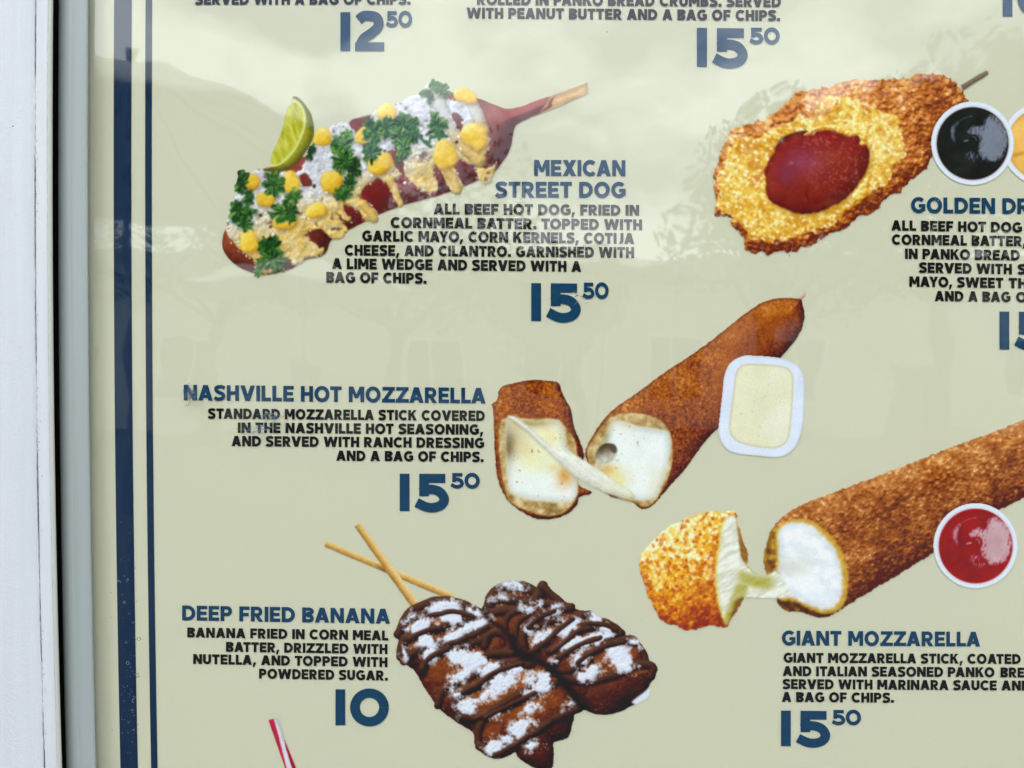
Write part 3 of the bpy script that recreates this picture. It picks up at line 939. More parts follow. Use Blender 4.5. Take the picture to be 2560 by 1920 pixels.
# lime wedge
k_lime = P.part('lime_wedge', 'green lime wedge lying on the hot dog')
rind = cat_closed(M2([(895,52),(945,62),(1005,115),(1062,190),(1100,262),(1126,370),(1130,480),(1108,562),(1060,650),(990,760),(900,855),(800,908),(700,926),(600,918),(542,905),(560,878),(635,850),(626,790),(650,700),(700,600),(745,490),(782,380),(800,260),(830,180),(882,110),(880,75)]), 3)
sl, sd = P.field(rind)
X, Y = P.xy(sl); zx, zy = (X - 540) * 4.608, (Y - 230) * 4.608
edge = sst(0, 26, sd)
c = mixa((92, 92, 26), (152, 152, 40), edge) * (0.86 + 0.26 * fbm(X, Y, 4, 2, 9))[..., None]
c = mixa(c, (88, 66, 44), sst(560, 860, zy) * sst(12, 2, sd) * 0.8)
P.put(sl, P.aa(sd), c, k_lime)
pith = cat_closed(M2([(880,78),(930,95),(990,150),(1030,240),(1038,350),(1015,460),(970,570),(900,690),(820,780),(740,842),(640,868),(560,884),(632,840),(622,790),(650,700),(700,600),(745,490),(782,380),(800,260),(830,180),(882,110)]), 3)
sl, sd = P.field(pith)
P.put(sl, np.clip(0.5 + sd / 3.5, 0, 1), (206, 204, 132), k_lime)
pulp = cat_closed(M2([(880,130),(925,122),(978,172),(1006,250),(1008,350),(988,450),(948,560),(880,676),(800,758),(725,826),(662,836),(636,790),(655,715),(695,620),(738,510),(776,390),(804,262),(825,195)]), 3)
sl, sd = P.field(pulp)
X, Y = P.xy(sl)
ang = np.arctan2(Y - 300, X - 690)
g = fbm((X - Y * 0.35) * 0.9, (Y + X * 0.3) * 0.22, 7, 4, 14)
c = mixa((160, 158, 36), (196, 194, 84), sst(0.25, 0.75, g))
P.put(sl, np.clip(0.5 + sd / 4, 0, 1), c, k_lime)

def parsley(cx, cy, rx, ry, rot, seed, dark=0.0):
    """a curly leaf: a fan of toothed lobes with pale veins"""
    k = P.part('parsley_leaf')
    r = np.random.RandomState(seed)
    cc = M1([(cx, cy)])[0]; rx, ry = rx / 2.304, ry / 2.304
    th = np.linspace(0, 2 * np.pi, 90, endpoint=False)
    nl = r.randint(3, 9); ph = r.rand() * 6.28
    rad = 0.50 + 0.44 * np.abs(np.cos(nl / 2 * th + ph)) ** 0.6 + 0.10 * np.sin(11 * th + r.rand() * 6) + 0.14 * r.rand(90)
    c_, s_ = math.cos(math.radians(rot)), math.sin(math.radians(rot))
    x, y = rad * np.cos(th) * rx, rad * np.sin(th) * ry
    pts = np.stack([cc[0] + x * c_ - y * s_, cc[1] + x * s_ + y * c_], 1)
    d2, e2 = P.field(pts + np.array([2, 4]), warp=(3, 9, seed))
    P.put(d2, np.clip(0.5 + e2 / 7, 0, 1) * 0.4, (60, 52, 34), None, over=[k_mayo, k_body])
    sl, sd = P.field(pts, warp=(6.5, 10, seed, 3))
    X, Y = P.xy(sl)
    a = np.arctan2((Y - cc[1]) / ry, (X - cc[0]) / rx); rr = np.hypot((X - cc[0]) / rx, (Y - cc[1]) / ry)
    f1, f2, cid = worley(X, Y, 15, seed % 200 + 3)
    curl = fbm(X + 9 * np.cos(a * nl), Y + 9 * np.sin(a * nl), 13, 3, seed % 300)
    vein = np.abs(np.sin(a * nl / 2 + ph + 1.57 + rr * 0.7))
    h = 11 * curl + 5 * (1 - f1) - 3 * np.exp(-(vein * 4) ** 2)
    sh, nz = P.shade(h, gain=1.3)
    c = ramp3(np.clip(0.06 + 0.70 * sh + 0.7 * (curl - 0.5) + 0.2 * (cid - .5) - dark, 0, 1), [(0, (14, 36, 24)), (0.28, (30, 72, 36)), (0.55, (62, 112, 46)), (0.8, (112, 150, 62)), (1, (166, 184, 108))])
    c = mixa(c, (112, 146, 70), np.exp(-(vein * 7) ** 2) * sst(0.15, 0.5, rr) * 0.55)
    P.put(sl, np.clip(.5 + sd / 3.0, 0, 1), c, k)
for i, a in enumerate(((150,610,42,80,15,.22), (190,700,30,58,10,.12), (135,785,72,72,0,.05), (165,850,56,44,20,-.02), (335,625,66,78,-10,.0), (440,700,72,40,-40,-.08), (385,785,82,66,-15,-.06), (430,790,46,60,10,.1),
                       (735,400,72,100,0,.02), (745,500,84,70,15,-.02), (800,535,44,56,0,.22), (770,615,42,46,0,.2), (735,675,62,48,-30,.02), (545,440,26,54,20,.25), (905,320,66,88,-15,.0), (985,300,44,76,10,.05), (895,440,58,70,20,.0),
                       (1090,280,92,70,15,.02), (1060,345,70,66,0,-.04), (1080,420,46,84,15,-.04), (1130,330,40,60,-20,.08), (1275,285,58,78,-12,-.02), (1300,85,58,44,20,-.04), (1255,50,34,34,0,.0), (1215,100,38,26,0,.0), (1235,135,20,36,0,.25),
                       (310,990,72,80,0,.2), (330,1060,86,70,10,.08), (250,1110,30,60,15,-.05), (225,780,22,22,0,-.06))):
    parsley(*a[:5], 300 + i * 7, a[5])
# a few stems and dark flecks
k_stem = P.part('parsley_stem')
for pth, wd in (([(1150,320),(1200,380),(1240,410)], 7), ([(1235,345),(1230,380),(1225,400)], 6), ([(1240,355),(1290,345),(1330,350)], 8)):
    sl, d = P.field(cat_open(M1(pth), 4), closed=False, pad=8)
    P.put(sl, P.aa(wd / 2 - d), (52, 92, 46), k_stem)
P.build('hot_dog_picture', 'printed picture of a batter fried hot dog topped with corn, cheese, parsley and lime', soft=2)

# ================================================================== picture: panko hot dog with bitten end
G1 = T(1760, 160, 2.765)
P = Pic(1772, 172, 2482, 646)
k_crust = P.part('panko_crust')
k_st = P.part('wooden_stick')
bar(P, G1([(1780,165)])[0], G1([(1955,60)])[0], 15, 13, [(0, (140, 120, 98)), (0.5, (116, 98, 80)), (1, (84, 68, 54))], k_st, cap=5)
outl = cat_closed(G1([(60,1040),(85,960),(75,850),(75,760),(105,650),(150,560),(185,465),(290,425),(400,385),(500,335),(560,270),(640,205),(740,170),(900,155),(940,130),(1100,115),(1250,100),(1400,98),(1520,70),(1650,88),(1740,132),(1780,180),(1805,220),(1835,275),(1700,420),(1600,600),(1540,720),(1440,800),(1350,880),(1240,945),(1180,1010),(1050,1080),(960,1140),(850,1190),(700,1265),(560,1298),(400,1312),(310,1305),(268,1250),(258,1190),(200,1120),(180,1070),(110,1050)]), 3)
def panko(P, sl, sd, stops, seed, sc=10.5, bump=1.0, L=(-0.35, -0.68, 0.64), R=55, bias=0.0, ang=0.6, gain=0.95):
    X, Y = P.xy(sl)
    wx = X + 9 * (fbm(X, Y, 15, 3, seed + 40) - .5); wy = Y + 9 * (fbm(X, Y, 15, 3, seed + 41) - .5)
    c_, s_ = math.cos(ang), math.sin(ang)
    ra, rb = (wx * c_ + wy * s_) * 0.7, (-wx * s_ + wy * c_)
    f1, f2, cid = worley(ra, rb, sc, seed); g1, g2, gid = worley(rb, ra, sc * 0.55, seed + 1)
    big = fbm(X, Y, 46, 4, seed + 2); mid = fbm(X, Y, sc * 1.6, 3, seed + 6)
    h = dome(sd, R) * 0.9 + bump * ((1 - np.clip(f1, 0, 1)) * sc * 0.62 * (.4 + .9 * cid) + (1 - np.clip(g1, 0, 1)) * sc * 0.25 + sc * 1.1 * mid)
    sh, nz = P.shade(h, L, gain=gain)
    cav = sst(0.16, 0.0, f2 - f1) * sst(.5, .3, mid)
    t = 0.06 + 0.66 * sh + 0.45 * (big - 0.5) + 0.08 * (fbm(X, Y, sc * .5, 2, seed + 8) - .5) + 0.40 * (cid - 0.5) * sst(.3, .7, mid) + 0.5 * (mid - .5) + 0.10 * (gid - .5) - .28 * cav + bias
    return ramp3(np.clip(t, 0, 1), stops)
sl, sd = P.field(outl, warp=(11.0, 13, 5, 3))
X, Y = P.xy(sl); zx, zy = (X - 1760) * 2.765, (Y - 160) * 2.765
br = [(0, (96, 38, 18)), (0.28, (152, 76, 32)), (0.55, (194, 118, 54)), (0.8, (220, 160, 90)), (1, (240, 204, 146))]
dk = sst(1350, 1750, zx) * 0.16
c = panko(P, sl, sd, br, 101, bias=-dk + 0.07 - 0.1 * sst(900, 1250, zy))
P.put(sl, P.aa(sd), c, k_crust)
k_in = P.part('torn_batter')
inn = cat_closed(G1([(100,1000),(105,800),(150,640),(195,545),(300,520),(400,500),(470,450),(560,400),(640,370),(720,380),(750,300),(800,250),(920,235),(1050,255),(1140,320),(1270,350),(1350,440),(1395,560),(1360,640),(1310,740),(1250,840),(1130,920),(1000,1000),(900,1080),(780,1140),(600,1195),(430,1225),(310,1190),(210,1090)]), 3)
sl, sd = P.field(inn, warp=(18, 30, 6, 4))
go = [(0, (164, 100, 26)), (0.3, (204, 146, 46)), (0.55, (222, 180, 74)), (0.8, (236, 210, 124)), (1, (242, 230, 182))]
c = panko(P, sl, sd, go, 121, sc=8.5, bump=0.75, R=20, bias=0.06, gain=.36)
X, Y = P.xy(sl); zx, zy = (X - 1760) * 2.765, (Y - 160) * 2.765
vein = sst(90, 20, np.abs(zx - 320 - 40 * np.sin(zy / 90))) * sst(480, 560, zy) * sst(900, 800, zy)
c = mixa(c, np.array((186, 112, 44)), vein * 0.55 * sst(0.35, .6, fbm(X, Y, 16, 3, 77)))
c = mixa(c, (236, 222, 150), np.exp(-(((zx - 1180) / 190) ** 2 + ((zy - 520) / 200) ** 2)) * .55 * sst(.35, .6, fbm(X, Y, 12, 3, 78)))
c = mixa(c, (176, 92, 36), sst(80, 10, np.abs(zx - 745 - .2 * (400 - zy))) * sst(420, 330, zy) * 0.6)
f1, f2, cid = worley(X + 10 * (fbm(X, Y, 12, 2, 90) - .5), Y + 10 * (fbm(X, Y, 12, 2, 91) - .5), 9, 133)
cell = sst(.7, .25, f1)
c = mixa(c, (244, 233, 186), cell * (cid > .70) * .75)
c = mixa(c, (192, 122, 42), cell * (cid < .18) * .6)
c = mixa(c, (150, 84, 30), sst(.10, .02, f2 - f1) * sst(.5, .35, fbm(X, Y, 22, 3, 95)) * .6)
P.put(sl, np.clip(0.5 + (sd + 24 * (fbm(X, Y, 13, 3, 97) - .5)) / 4, 0, 1), c, k_in)
saus = cat_closed(G1([(415,770),(440,690),(500,580),(560,520),(650,480),(720,490),(800,462),(900,462),(990,500),(1060,495),(1085,535),(1132,580),(1140,650),(1120,740),(1060,840),(990,920),(900,980),(800,1020),(680,1038),(570,1010),(480,965),(430,900)]), 3)
# deep shadow between batter and sausage
sl, sd = P.field(saus + np.array([5, 8]))
P.put(sl, np.clip(0.5 + (sd + 2) / 22, 0, 1) * 0.5, (150, 96, 20), None, over=[k_in])
sl, sd = P.field(saus)
P.put(sl, np.clip(0.5 + (sd + 1.5) / 4, 0, 1) * sst(1150, 480, (P.Y[sl] - 160) * 2.765) * 0.2, (130, 80, 30), None, over=[k_in])
sl, sd = P.field(cat_closed(G1([(490,590),(540,510),(640,468),(720,462),(690,500),(600,530),(540,590)]), 3), warp=(2.5, 9, 44))
P.put(sl, np.clip(0.5 + sd / 4, 0, 1), (84, 40, 26), None)
k_sa = P.part('sausage')
sl, sd = P.field(saus, warp=(2.0, 12, 12, 3))
X, Y = P.xy(sl); zx, zy = (X - 1760) * 2.765, (Y - 160) * 2.765
sh, nz = P.shade(dome(sd, 60) * 0.8 + 5 * fbm(X, Y, 30, 4, 60) + 1.8 * fbm(X, Y, 6, 3, 61), gain=0.7)
c = mixa((132, 44, 38), (120, 32, 33), sst(900, 500, zy)) * np.clip(0.66 + 0.48 * sh, 0.5, 1.2)[..., None]
c = mixa(c, (140, 60, 38), sst(0.5, 0.75, fbm(X, Y, 40, 3, 63)) * 0.5)
c = mixa(c, (144, 66, 96), np.exp(-(((zx - 690) / 130) ** 2 + ((zy - 680) / 90) ** 2)) * 0.75)
c = mixa(c, (118, 52, 84), np.exp(-(((zx - 560) / 60) ** 2 + ((zy - 770) / 70) ** 2)) * 0.6)
c = mixa(c, (178, 96, 86), sst(0.66, 0.8, vnoise(X, Y, 4, 66)) * sst(420, 200, np.hypot(zx - 960, zy - 580)) * 0.55)
c = mixa(c, (92, 26, 22), sst(16, 0, sd) * 0.4)
c = mixa(c, (170, 70, 52), np.exp(-(((zx - 930) / 150) ** 2 + ((zy - 640) / 120) ** 2)) * .25)
c = mixa(c, (70, 18, 20), sst(8, 2, np.abs(zx - 720 - 12 * np.sin(zy / 30))) * sst(850, 900, zy) * sst(980, 940, zy) * 0.7)
P.put(sl, np.clip(.5 + (sd + 5 * (fbm(X, Y, 9, 2, 98) - .5)) / 4.5, 0, 1), c, k_sa)
# crumbs hanging over the upper rim of the sausage
for poly in ([(690,500),(740,440),(860,420),(980,420),(1060,360),(1110,400),(1130,470),(1125,560),(1080,560),(1075,500),(1040,490),(980,495),(900,460),(800,455),(740,490)], [(1040,880),(1110,800),(1130,770),(1140,900),(1020,960)], [(430,800),(410,760),(405,900),(440,960),(420,900)]):
    sl, sd = P.field(cat_closed(G1(poly), 3), warp=(6, 9, 33, 3))
    c = panko(P, sl, sd, go, 141, sc=8.5, bump=0.9, R=10, bias=0.2)
    P.put(sl, P.aa(sd), c, k_in)
P.build('panko_hot_dog_picture', 'printed picture of a crumbed hot dog bitten open to the red sausage', soft=2)

# ================================================================== sauce cups (round, seen from above)
def sauce_cup(cx, cy, R, r, kind, label, lift=0.00008):
    P = Pic(cx - R - 4, cy - R - 4, cx + R + 4, cy + R + 4)
    k1 = P.part('rim'); k2 = P.part('sauce')
    sl, sd = P.field(ell(cx, cy, R, R * 1.01, 0, 60))
    c = mixa((206, 213, 226), (222, 228, 238), sst(0, R - r, sd))
    c = mixa(c, (172, 176, 190), sst(3.2, 0, np.abs(sd - (R - r) + 3)) * .45)
    P.put(sl, P.aa(sd), c, k1)
    sl, sd = P.field(ell(cx, cy + 0.5, r, r * 1.01, 0, 60))
    X, Y = P.xy(sl); x, y = (X - cx) / r, (Y - cy) / r
    st = fbm(x * 30 + y * 14, (y * 30 - x * 14) * 0.22, 3.0, 3, 15)
    if kind == 'peanut':
        c = mixa((206, 152, 66), (232, 190, 112), fbm(X, Y, 40, 4, 7)) * (0.92 + 0.1 * sst(0, 10, sd))[..., None]
        c = mixa(c, (188, 128, 44), sst(0.10, 0.0, np.abs(y - 0.12 + 0.25 * x)) * 0.7)
        P.put(sl, P.aa(sd), c, k2)
        return P.build('sauce_cup_picture', label, lift)
    base, hi, rimc, dk = ((26, 27, 32), (138, 144, 160), (96, 56, 52), (12, 12, 16)) if kind == 'black' else ((138, 22, 32), (206, 182, 188), (176, 70, 62), (104, 14, 24))
    c = np.tile(np.array(base, float), X.shape + (1,)) * (0.85 + 0.3 * fbm(X, Y, 30, 3, 8))[..., None]
    c = mixa(c, rimc, sst(3.5, 0.5, sd) * 0.8)
    P.put(sl, P.aa(sd), c, k2)
    U = lambda pts: np.array([(cx + (a - 452) / 315 * r, cy + (b_ - 1240) / 318 * r) for a, b_ in pts])
    for poly, al, wp in (([(402,1130),(470,1090),(540,1092),(565,1015),(640,1000),(715,1062),(755,1180),(742,1290),(690,1375),(600,1400),(540,1370),(505,1300),(508,1220),(482,1172),(420,1160)], 0.95, 5.5),
                         ([(258,1140),(285,1080),(330,1048),(302,1110),(292,1170),(298,1225),(272,1195)], 0.85, 1.5)):
        sl, sd = P.field(cat_closed(U(poly), 3), warp=(wp, 7, 19, 3))
        X, Y = P.xy(sl)
        ss = fbm((X * .94 + Y * .34) / 2.2, (Y * .94 - X * .34) / 9, 1.0, 3, 16)
        a = np.clip(0.5 + sd / 7, 0, 1) * al * .9 * (1 - 0.75 * sst(0.52, 0.7, ss) * sst(16, 2, sd))
        P.put(sl, a, mixa(np.array(hi) * 0.86, np.array(hi) * 1.05, fbm(X, Y, 26, 3, 3)), None)
    for poly in ([(430,1180),(470,1160),(505,1195),(500,1240),(460,1260),(430,1240)],):
        sl, sd = P.field(cat_closed(U(poly), 3))
        P.put(sl, np.clip(0.5 + sd / 3, 0, 1), base, None)
    for pth, wd, cc in (([(452,1180),(478,1190),(484,1222)], 2.2, hi), ([(378,1222),(396,1218),(414,1214)], 3.6, hi), ([(335,1080),(318,1130),(318,1190),(340,1236)], 3.0, dk), ([(505,1195),(500,1240),(460,1262)], 2.5, dk), ([(340,1040),(400,1010),(460,1000)], 1.6, hi)):
        sl, d = P.field(cat_open(U(pth), 5), closed=False, pad=6)
        P.put(sl, P.aa(wd / 2 - d) * 0.8, cc, None)
    # combed streaks below the swirl
    sl, sd = P.field(cat_closed(U([(350,1300),(430,1290),(510,1320),(560,1400),(560,1450),(450,1440),(380,1380)]), 3))
    X, Y = P.xy(sl)
    ss = fbm((X * .96 + Y * .25) / 1.9, (Y * .96 - X * .25) / 11, 1.0, 2, 26)
    P.put(sl, np.clip(sd / 12, 0, 1) * sst(0.55, 0.72, ss) * 0.7, hi, None)
    return P.build('sauce_cup_picture', label, lift)
sauce_cup(2606.5, 360, 103, 90, 'peanut', 'printed cup of tan sauce cut off at the right edge', 0.00004)
sauce_cup(2430.7, 358.6, 103, 90.5, 'black', 'printed round white cup of glossy black sauce')
# ================================================================== picture: hot mozzarella stick pulled in two
N1 = T(1200, 700, 2.304)
P = Pic(1222, 714, 2014, 1304)
k_cr = P.part('spiced_crust')
k_stk = P.part('wooden_stick')
bar(P, N1([(1835,112)])[0], N1([(1918,44)])[0], 11, 8, [(0, (206, 180, 164)), (0.5, (188, 158, 138)), (1, (150, 118, 96))], k_stk, cap=3)
def fried(poly, part, seed, R=62, smooth_from=None):
    sl, sd = P.field(cat_closed(N1(poly), 3), warp=(1.6, 7, seed, 2))
    X, Y = P.xy(sl); zx, zy = (X - 1200) * 2.304, (Y - 700) * 2.304
    fine = fbm(X, Y, 4.2, 3, seed + 2); big = fbm(X, Y, 48, 4, seed + 3)
    f1, f2, cid = worley(X, Y, 4.2, seed)
    rough = 1.0 if smooth_from is None else np.clip(1 - sst(smooth_from[0], smooth_from[1], zx), 0.55, 1)
    sh, nz = P.shade(dome(sd, R) * 0.85 + rough * (1.4 * fine + 1.1 * (1 - f1)), (-0.5, -0.5, 0.7), gain=0.8)
    t = 0.17 + 0.55 * sh + 0.5 * (big - .5) + rough * (0.75 * (fine - .5) + 0.34 * (cid - .5))
    c = ramp3(np.clip(t, 0, 1), [(0, (58, 24, 10)), (0.3, (108, 48, 12)), (0.55, (146, 74, 22)), (0.8, (176, 104, 44)), (1, (204, 140, 76))])
    c = mixa(c, (66, 26, 14), sst(10, 0, sd) * 0.4)
    P.put(sl, P.aa(sd), c, part)
fried([(605,1000),(630,930),(690,830),(760,750),(860,680),(930,630),(1080,520),(1220,430),(1380,310),(1500,212),(1620,132),(1720,106),(1838,108),(1858,140),(1868,210),(1850,290),(1790,380),(1725,455),(1600,590),(1400,832),(1360,862),(1280,950),(1180,1090),(1080,1200),(1030,1260),(980,1308),(930,1318),(880,1280),(860,1270),(760,1250),(700,1200),(640,1090)], k_cr, 201, smooth_from=(1250, 1600))
fried([(75,740),(65,716),(100,690),(105,650),(130,612),(200,592),(300,576),(400,580),(456,592),(470,640),(500,700),(525,750),(545,850),(575,930),(598,1000),(590,1050),(570,1120),(568,1180),(650,1225),(575,1250),(560,1290),(500,1350),(400,1378),(320,1373),(250,1340),(180,1290),(130,1220),(100,1130),(85,980),(80,850)], k_cr, 221, R=48)
def rimface(poly, part, seed):
    sl, sd = P.field(cat_closed(N1(poly), 3), warp=(2.5, 12, seed, 3))
    X, Y = P.xy(sl); b_ = fbm(X, Y, 18, 4, seed + 4); f = fbm(X, Y, 5, 3, seed)
    c = ramp3(np.clip(b_ * 1.1 - 0.05 + 0.3 * (f - .5), 0, 1), [(0, (104, 78, 34)), (0.4, (168, 138, 84)), (0.7, (204, 180, 134)), (1, (222, 206, 170))])
    c = mixa(c, (120, 64, 22), sst(4, 0, sd) * 0.7)
    P.put(sl, np.clip(0.5 + sd / 3, 0, 1), c, part)
k_rim = P.part('torn_crust_edge')
rimface([(110,825),(160,785),(280,795),(420,795),(500,850),(545,920),(567,1010),(562,1100),(558,1240),(500,1330),(400,1362),(280,1335),(190,1290),(150,1240),(120,1100),(105,950)], k_rim, 240)
rimface([(610,990),(640,930),(700,840),(780,775),(900,765),(1010,790),(1080,850),(1112,960),(1102,1090),(1062,1190),(1000,1285),(940,1310),(880,1280),(800,1250),(700,1180),(640,1090)], k_rim, 250)
k_ch = P.part('melted_cheese')
def cheesef(poly, seed, blobs):
    sl, sd = P.field(cat_closed(N1(poly), 3), warp=(2.2, 14, seed, 3))
    X, Y = P.xy(sl); zx, zy = (X - 1200) * 2.304, (Y - 700) * 2.304
    b_ = fbm(X, Y, 40, 4, seed)
    c = mixa((208, 214, 208), (228, 231, 228), b_)
    for (bx, by, rx, ry, cc, a) in blobs:
        g = np.exp(-(((zx - bx) / rx) ** 2 + ((zy - by) / ry) ** 2))
        c = mixa(c, cc, g * a * (0.75 + 0.5 * fbm(X, Y, 16, 3, seed + 7)))
    c = c * (0.90 + 0.12 * sst(0, 22, sd))[..., None]
    c = mixa(c, (214, 196, 146), sst(9, 0, sd + 8 * (fbm(X, Y, 14, 3, seed + 9) - .5)) * .55)
    spk = (vnoise(X, Y, 5, seed + 2) > 0.93) & (fbm(X, Y, 50, 2, seed + 3) > 0.5)
    c = mixa(c, (150, 92, 40), spk * 0.8)
    P.put(sl, np.clip(0.5 + sd / 7, 0, 1), c, k_ch)
cheesef([(160,785),(280,815),(440,800),(482,850),(500,950),(540,1010),(560,1110),(562,1220),(522,1282),(400,1280),(260,1265),(170,1220),(150,1080),(145,940)], 261,
        [(200,880,90,110,(196,188,150),.9), (170,960,40,70,(112,88,56),.95), (320,830,120,30,(180,160,100),.8), (400,900,90,60,(222,208,150),.8), (330,1030,120,80,(216,214,150),.7), (250,960,60,60,(204,180,120),.5), (490,1130,50,60,(196,140,62),.9), (420,1080,30,20,(214,190,120),.6), (300,820,60,14,(130,100,50),.6)])
cheesef([(690,970),(740,845),(800,805),(900,835),(1000,852),(1088,872),(1100,980),(1070,1130),(1010,1255),(900,1270),(800,1250),(720,1180),(668,1090)], 271,
        [(700,880,40,80,(140,120,60),.8), (690,1000,40,50,(120,100,50),.8), (730,1100,60,40,(200,150,70),.8), (790,1150,60,60,(214,206,130),.8), (1020,1170,50,90,(214,208,176),.6), (830,840,60,30,(214,206,180),.7)])
sl, sd = P.field(cat_closed(N1([(690,960),(730,940),(775,950),(790,985),(775,1030),(730,1055),(680,1050),(665,1010)]), 3))
X, Y = P.xy(sl)
c = mixa((76, 64, 44), (186, 182, 166), sst(700 + 945 / 2.304, 700 + 1040 / 2.304, Y + (X - 1515) * .3)) * (0.85 + .3 * fbm(X, Y, 9, 3, 5))[..., None]
P.put(sl, np.clip(0.5 + sd / 4, 0, 1), c, k_ch)
sl, sd = P.field(cat_closed(N1([(735,950),(770,945),(788,975),(775,1000),(750,975)]), 3))
P.put(sl, np.clip(0.5 + sd / 4, 0, 1) * .9, (84, 72, 52), None)
k_str = P.part('cheese_strand')
strand = cat_closed(N1([(165,788),(200,790),(280,845),(420,965),(540,1005),(660,1075),(760,1145),(880,1225),(862,1262),(740,1232),(600,1165),(520,1112),(420,1015),(330,930),(250,855)]), 3)
sl, sd = P.field(strand + np.array([2, 5]))
P.put(sl, np.clip(0.5 + sd / 10, 0, 1) * 0.35, (120, 104, 60), None, over=[k_ch, k_rim, k_cr])
sl, sd = P.field(strand, warp=(1.2, 10, 3))
X, Y = P.xy(sl)
sh, nz = P.shade(dome(sd, 18) + 2 * fbm(X, Y, 12, 2, 4), gain=0.6)
c = mixa((214, 212, 190), (232, 233, 226), np.clip(sh, 0, 1)) * np.clip(.82 + .22 * sh, .5, 1.05)[..., None]
fib = fbm((X * .8 + Y * .6) / 26, (Y * .8 - X * .6) / 2.6, 1.0, 2, 44)
c = c * (.93 + .12 * fib)[..., None]
c = mixa(c, (212, 202, 140), sst(1480, 1550, X) * .5 * fbm(X, Y, 10, 2, 9))
P.put(sl, np.clip(.5 + sd / 6, 0, 1), c, k_str)
P.build('mozzarella_stick_picture', 'printed picture of a spiced brown mozzarella stick torn in two')

P = Pic(1792, 884, 2018, 1150)
k1 = P.part('cup_rim'); k2 = P.part('ranch_dressing')
outer = cat_closed(N1([(1408,550),(1440,480),(1500,443),(1560,437),(1700,447),(1790,470),(1850,520),(1867,600),(1862,780),(1842,900),(1800,980),(1720,1020),(1600,1012),(1460,995),(1400,950),(1374,880),(1380,800),(1398,640)]), 4)
sl, sd = P.field(outer); X, Y = P.xy(sl)
P.put(sl, P.aa(sd), mixa((200, 207, 224), (214, 220, 236), fbm(X, Y, 60, 3, 5)) * (0.93 + .07 * sst(0, 6, sd))[..., None], k1)
inner = cat_closed(N1([(1470,545),(1498,496),(1560,482),(1740,495),(1793,530),(1806,600),(1796,760),(1780,900),(1735,958),(1650,970),(1500,940),(1442,890),(1435,820),(1450,700)]), 4)
sl, sd = P.field(inner); X, Y = P.xy(sl)
c = mixa((210, 207, 176), (220, 216, 186), fbm(X, Y, 50, 3, 15))
c = mixa(c, (222, 220, 204), sst(.45, .7, fbm(X * .7 + Y * .7, Y * .4 - X * .4, 60, 3, 18)) * .5)
c = mixa(c, (178, 172, 136), sst(8, 0, sd) * 0.6)
c = mixa(c, (120, 100, 60), (vnoise(X, Y, 4.5, 8) > 0.955) * 0.6)
P.put(sl, P.aa(sd), c, k2)
P.build('dip_cup_picture', 'printed square white cup of pale ranch dressing', 0.00008)

# ================================================================== picture: giant mozzarella stick
Q1 = T(1580, 1000, 2.257)
P = Pic(1590, 985, 2760, 1586)
k_cr = P.part('panko_crust')
br = [(0, (78, 34, 16)), (0.25, (126, 64, 28)), (0.5, (168, 98, 46)), (0.75, (206, 146, 84)), (1, (238, 202, 146))]
stick = cat_closed(Q1([(740,890),(760,820),(790,725),(870,640),(980,580),(1140,520),(1300,460),(1540,370),(1800,268),(2000,195),(2212,112),(2400,45),(2540,30),(2620,110),(2620,260),(2540,380),(2400,455),(2212,550),(2080,618),(1900,725),(1650,895),(1500,985),(1400,1045),(1250,1135),(1190,1178),(1110,1218),(1060,1226),(960,1198),(860,1186),(822,1130),(765,1000)]), 3)
sl, sd = P.field(stick, warp=(3.2, 7, 9, 2))
X, Y = P.xy(sl); zx, zy = (X - 1580) * 2.257, (Y - 1000) * 2.257
up = sst(-40, 330, zy - (1010 - 0.395 * zx) + 350)           # 0 upper edge, 1 lower
c = panko(P, sl, sd, br, 301, sc=6.2, bump=0.9, gain=.72, L=(-0.25, -0.72, 0.64), R=78, bias=0.10 - 0.17 * sst(0.15, .9, up), ang=-0.4)
f1, f2, cid = worley(X, Y, 13, 315)
c = mixa(c, (140, 44, 24), ((f1 + .5 * (fbm(X, Y, 6, 2, 9) - .5) < 0.25 * cid) & (cid > 0.66) & (up < 0.35)) * 0.75)
P.put(sl, P.aa(sd), c, k_cr)
k_side = P.part('inner_crust_wall')
for poly in ([(792,722),(832,735),(822,860),(800,950),(770,988),(755,960),(742,890),(765,800)], [(815,1120),(900,1112),(1000,1165),(1090,1200),(1060,1224),(960,1198),(862,1186)]):
    sl, sd = P.field(cat_closed(Q1(poly), 3), warp=(3, 9, 23, 3)); X, Y = P.xy(sl)
    c = ramp3(fbm(X, Y, 12, 3, 24) * .9 + .3 * sst(1490, 1380, Y), [(0, (50, 28, 14)), (.5, (96, 56, 18)), (.8, (156, 112, 26)), (1, (190, 160, 60))])
    P.put(sl, P.aa(sd), c, k_side)
k_ch = P.part('melted_cheese')
face = cat_closed(Q1([(828,735),(900,690),(1000,702),(1080,760),(1150,850),(1182,950),(1192,1050),(1165,1145),(1100,1188),(1000,1160),(900,1112),(840,1112),(790,1060),(822,950),(822,850)]), 3)
sl, sd = P.field(face + np.array([4, 0]), warp=(3, 9, 27, 3)); X, Y = P.xy(sl)
P.put(sl, np.clip(.5 + (sd + 9) / 6, 0, 1) * .85, mixa((176, 132, 30), (222, 190, 90), fbm(X, Y, 10, 3, 6)), k_side)
sl, sd = P.field(face, warp=(3.5, 12, 28, 3)); X, Y = P.xy(sl); zx, zy = (X - 1580) * 2.257, (Y - 1000) * 2.257
b_ = fbm((X + Y * .5) * .6, Y - X * .3, 22, 4, 29)
c = mixa((214, 219, 224), (232, 235, 238), sst(.3, .7, b_)) * (.92 + .08 * sst(0, 26, sd))[..., None]
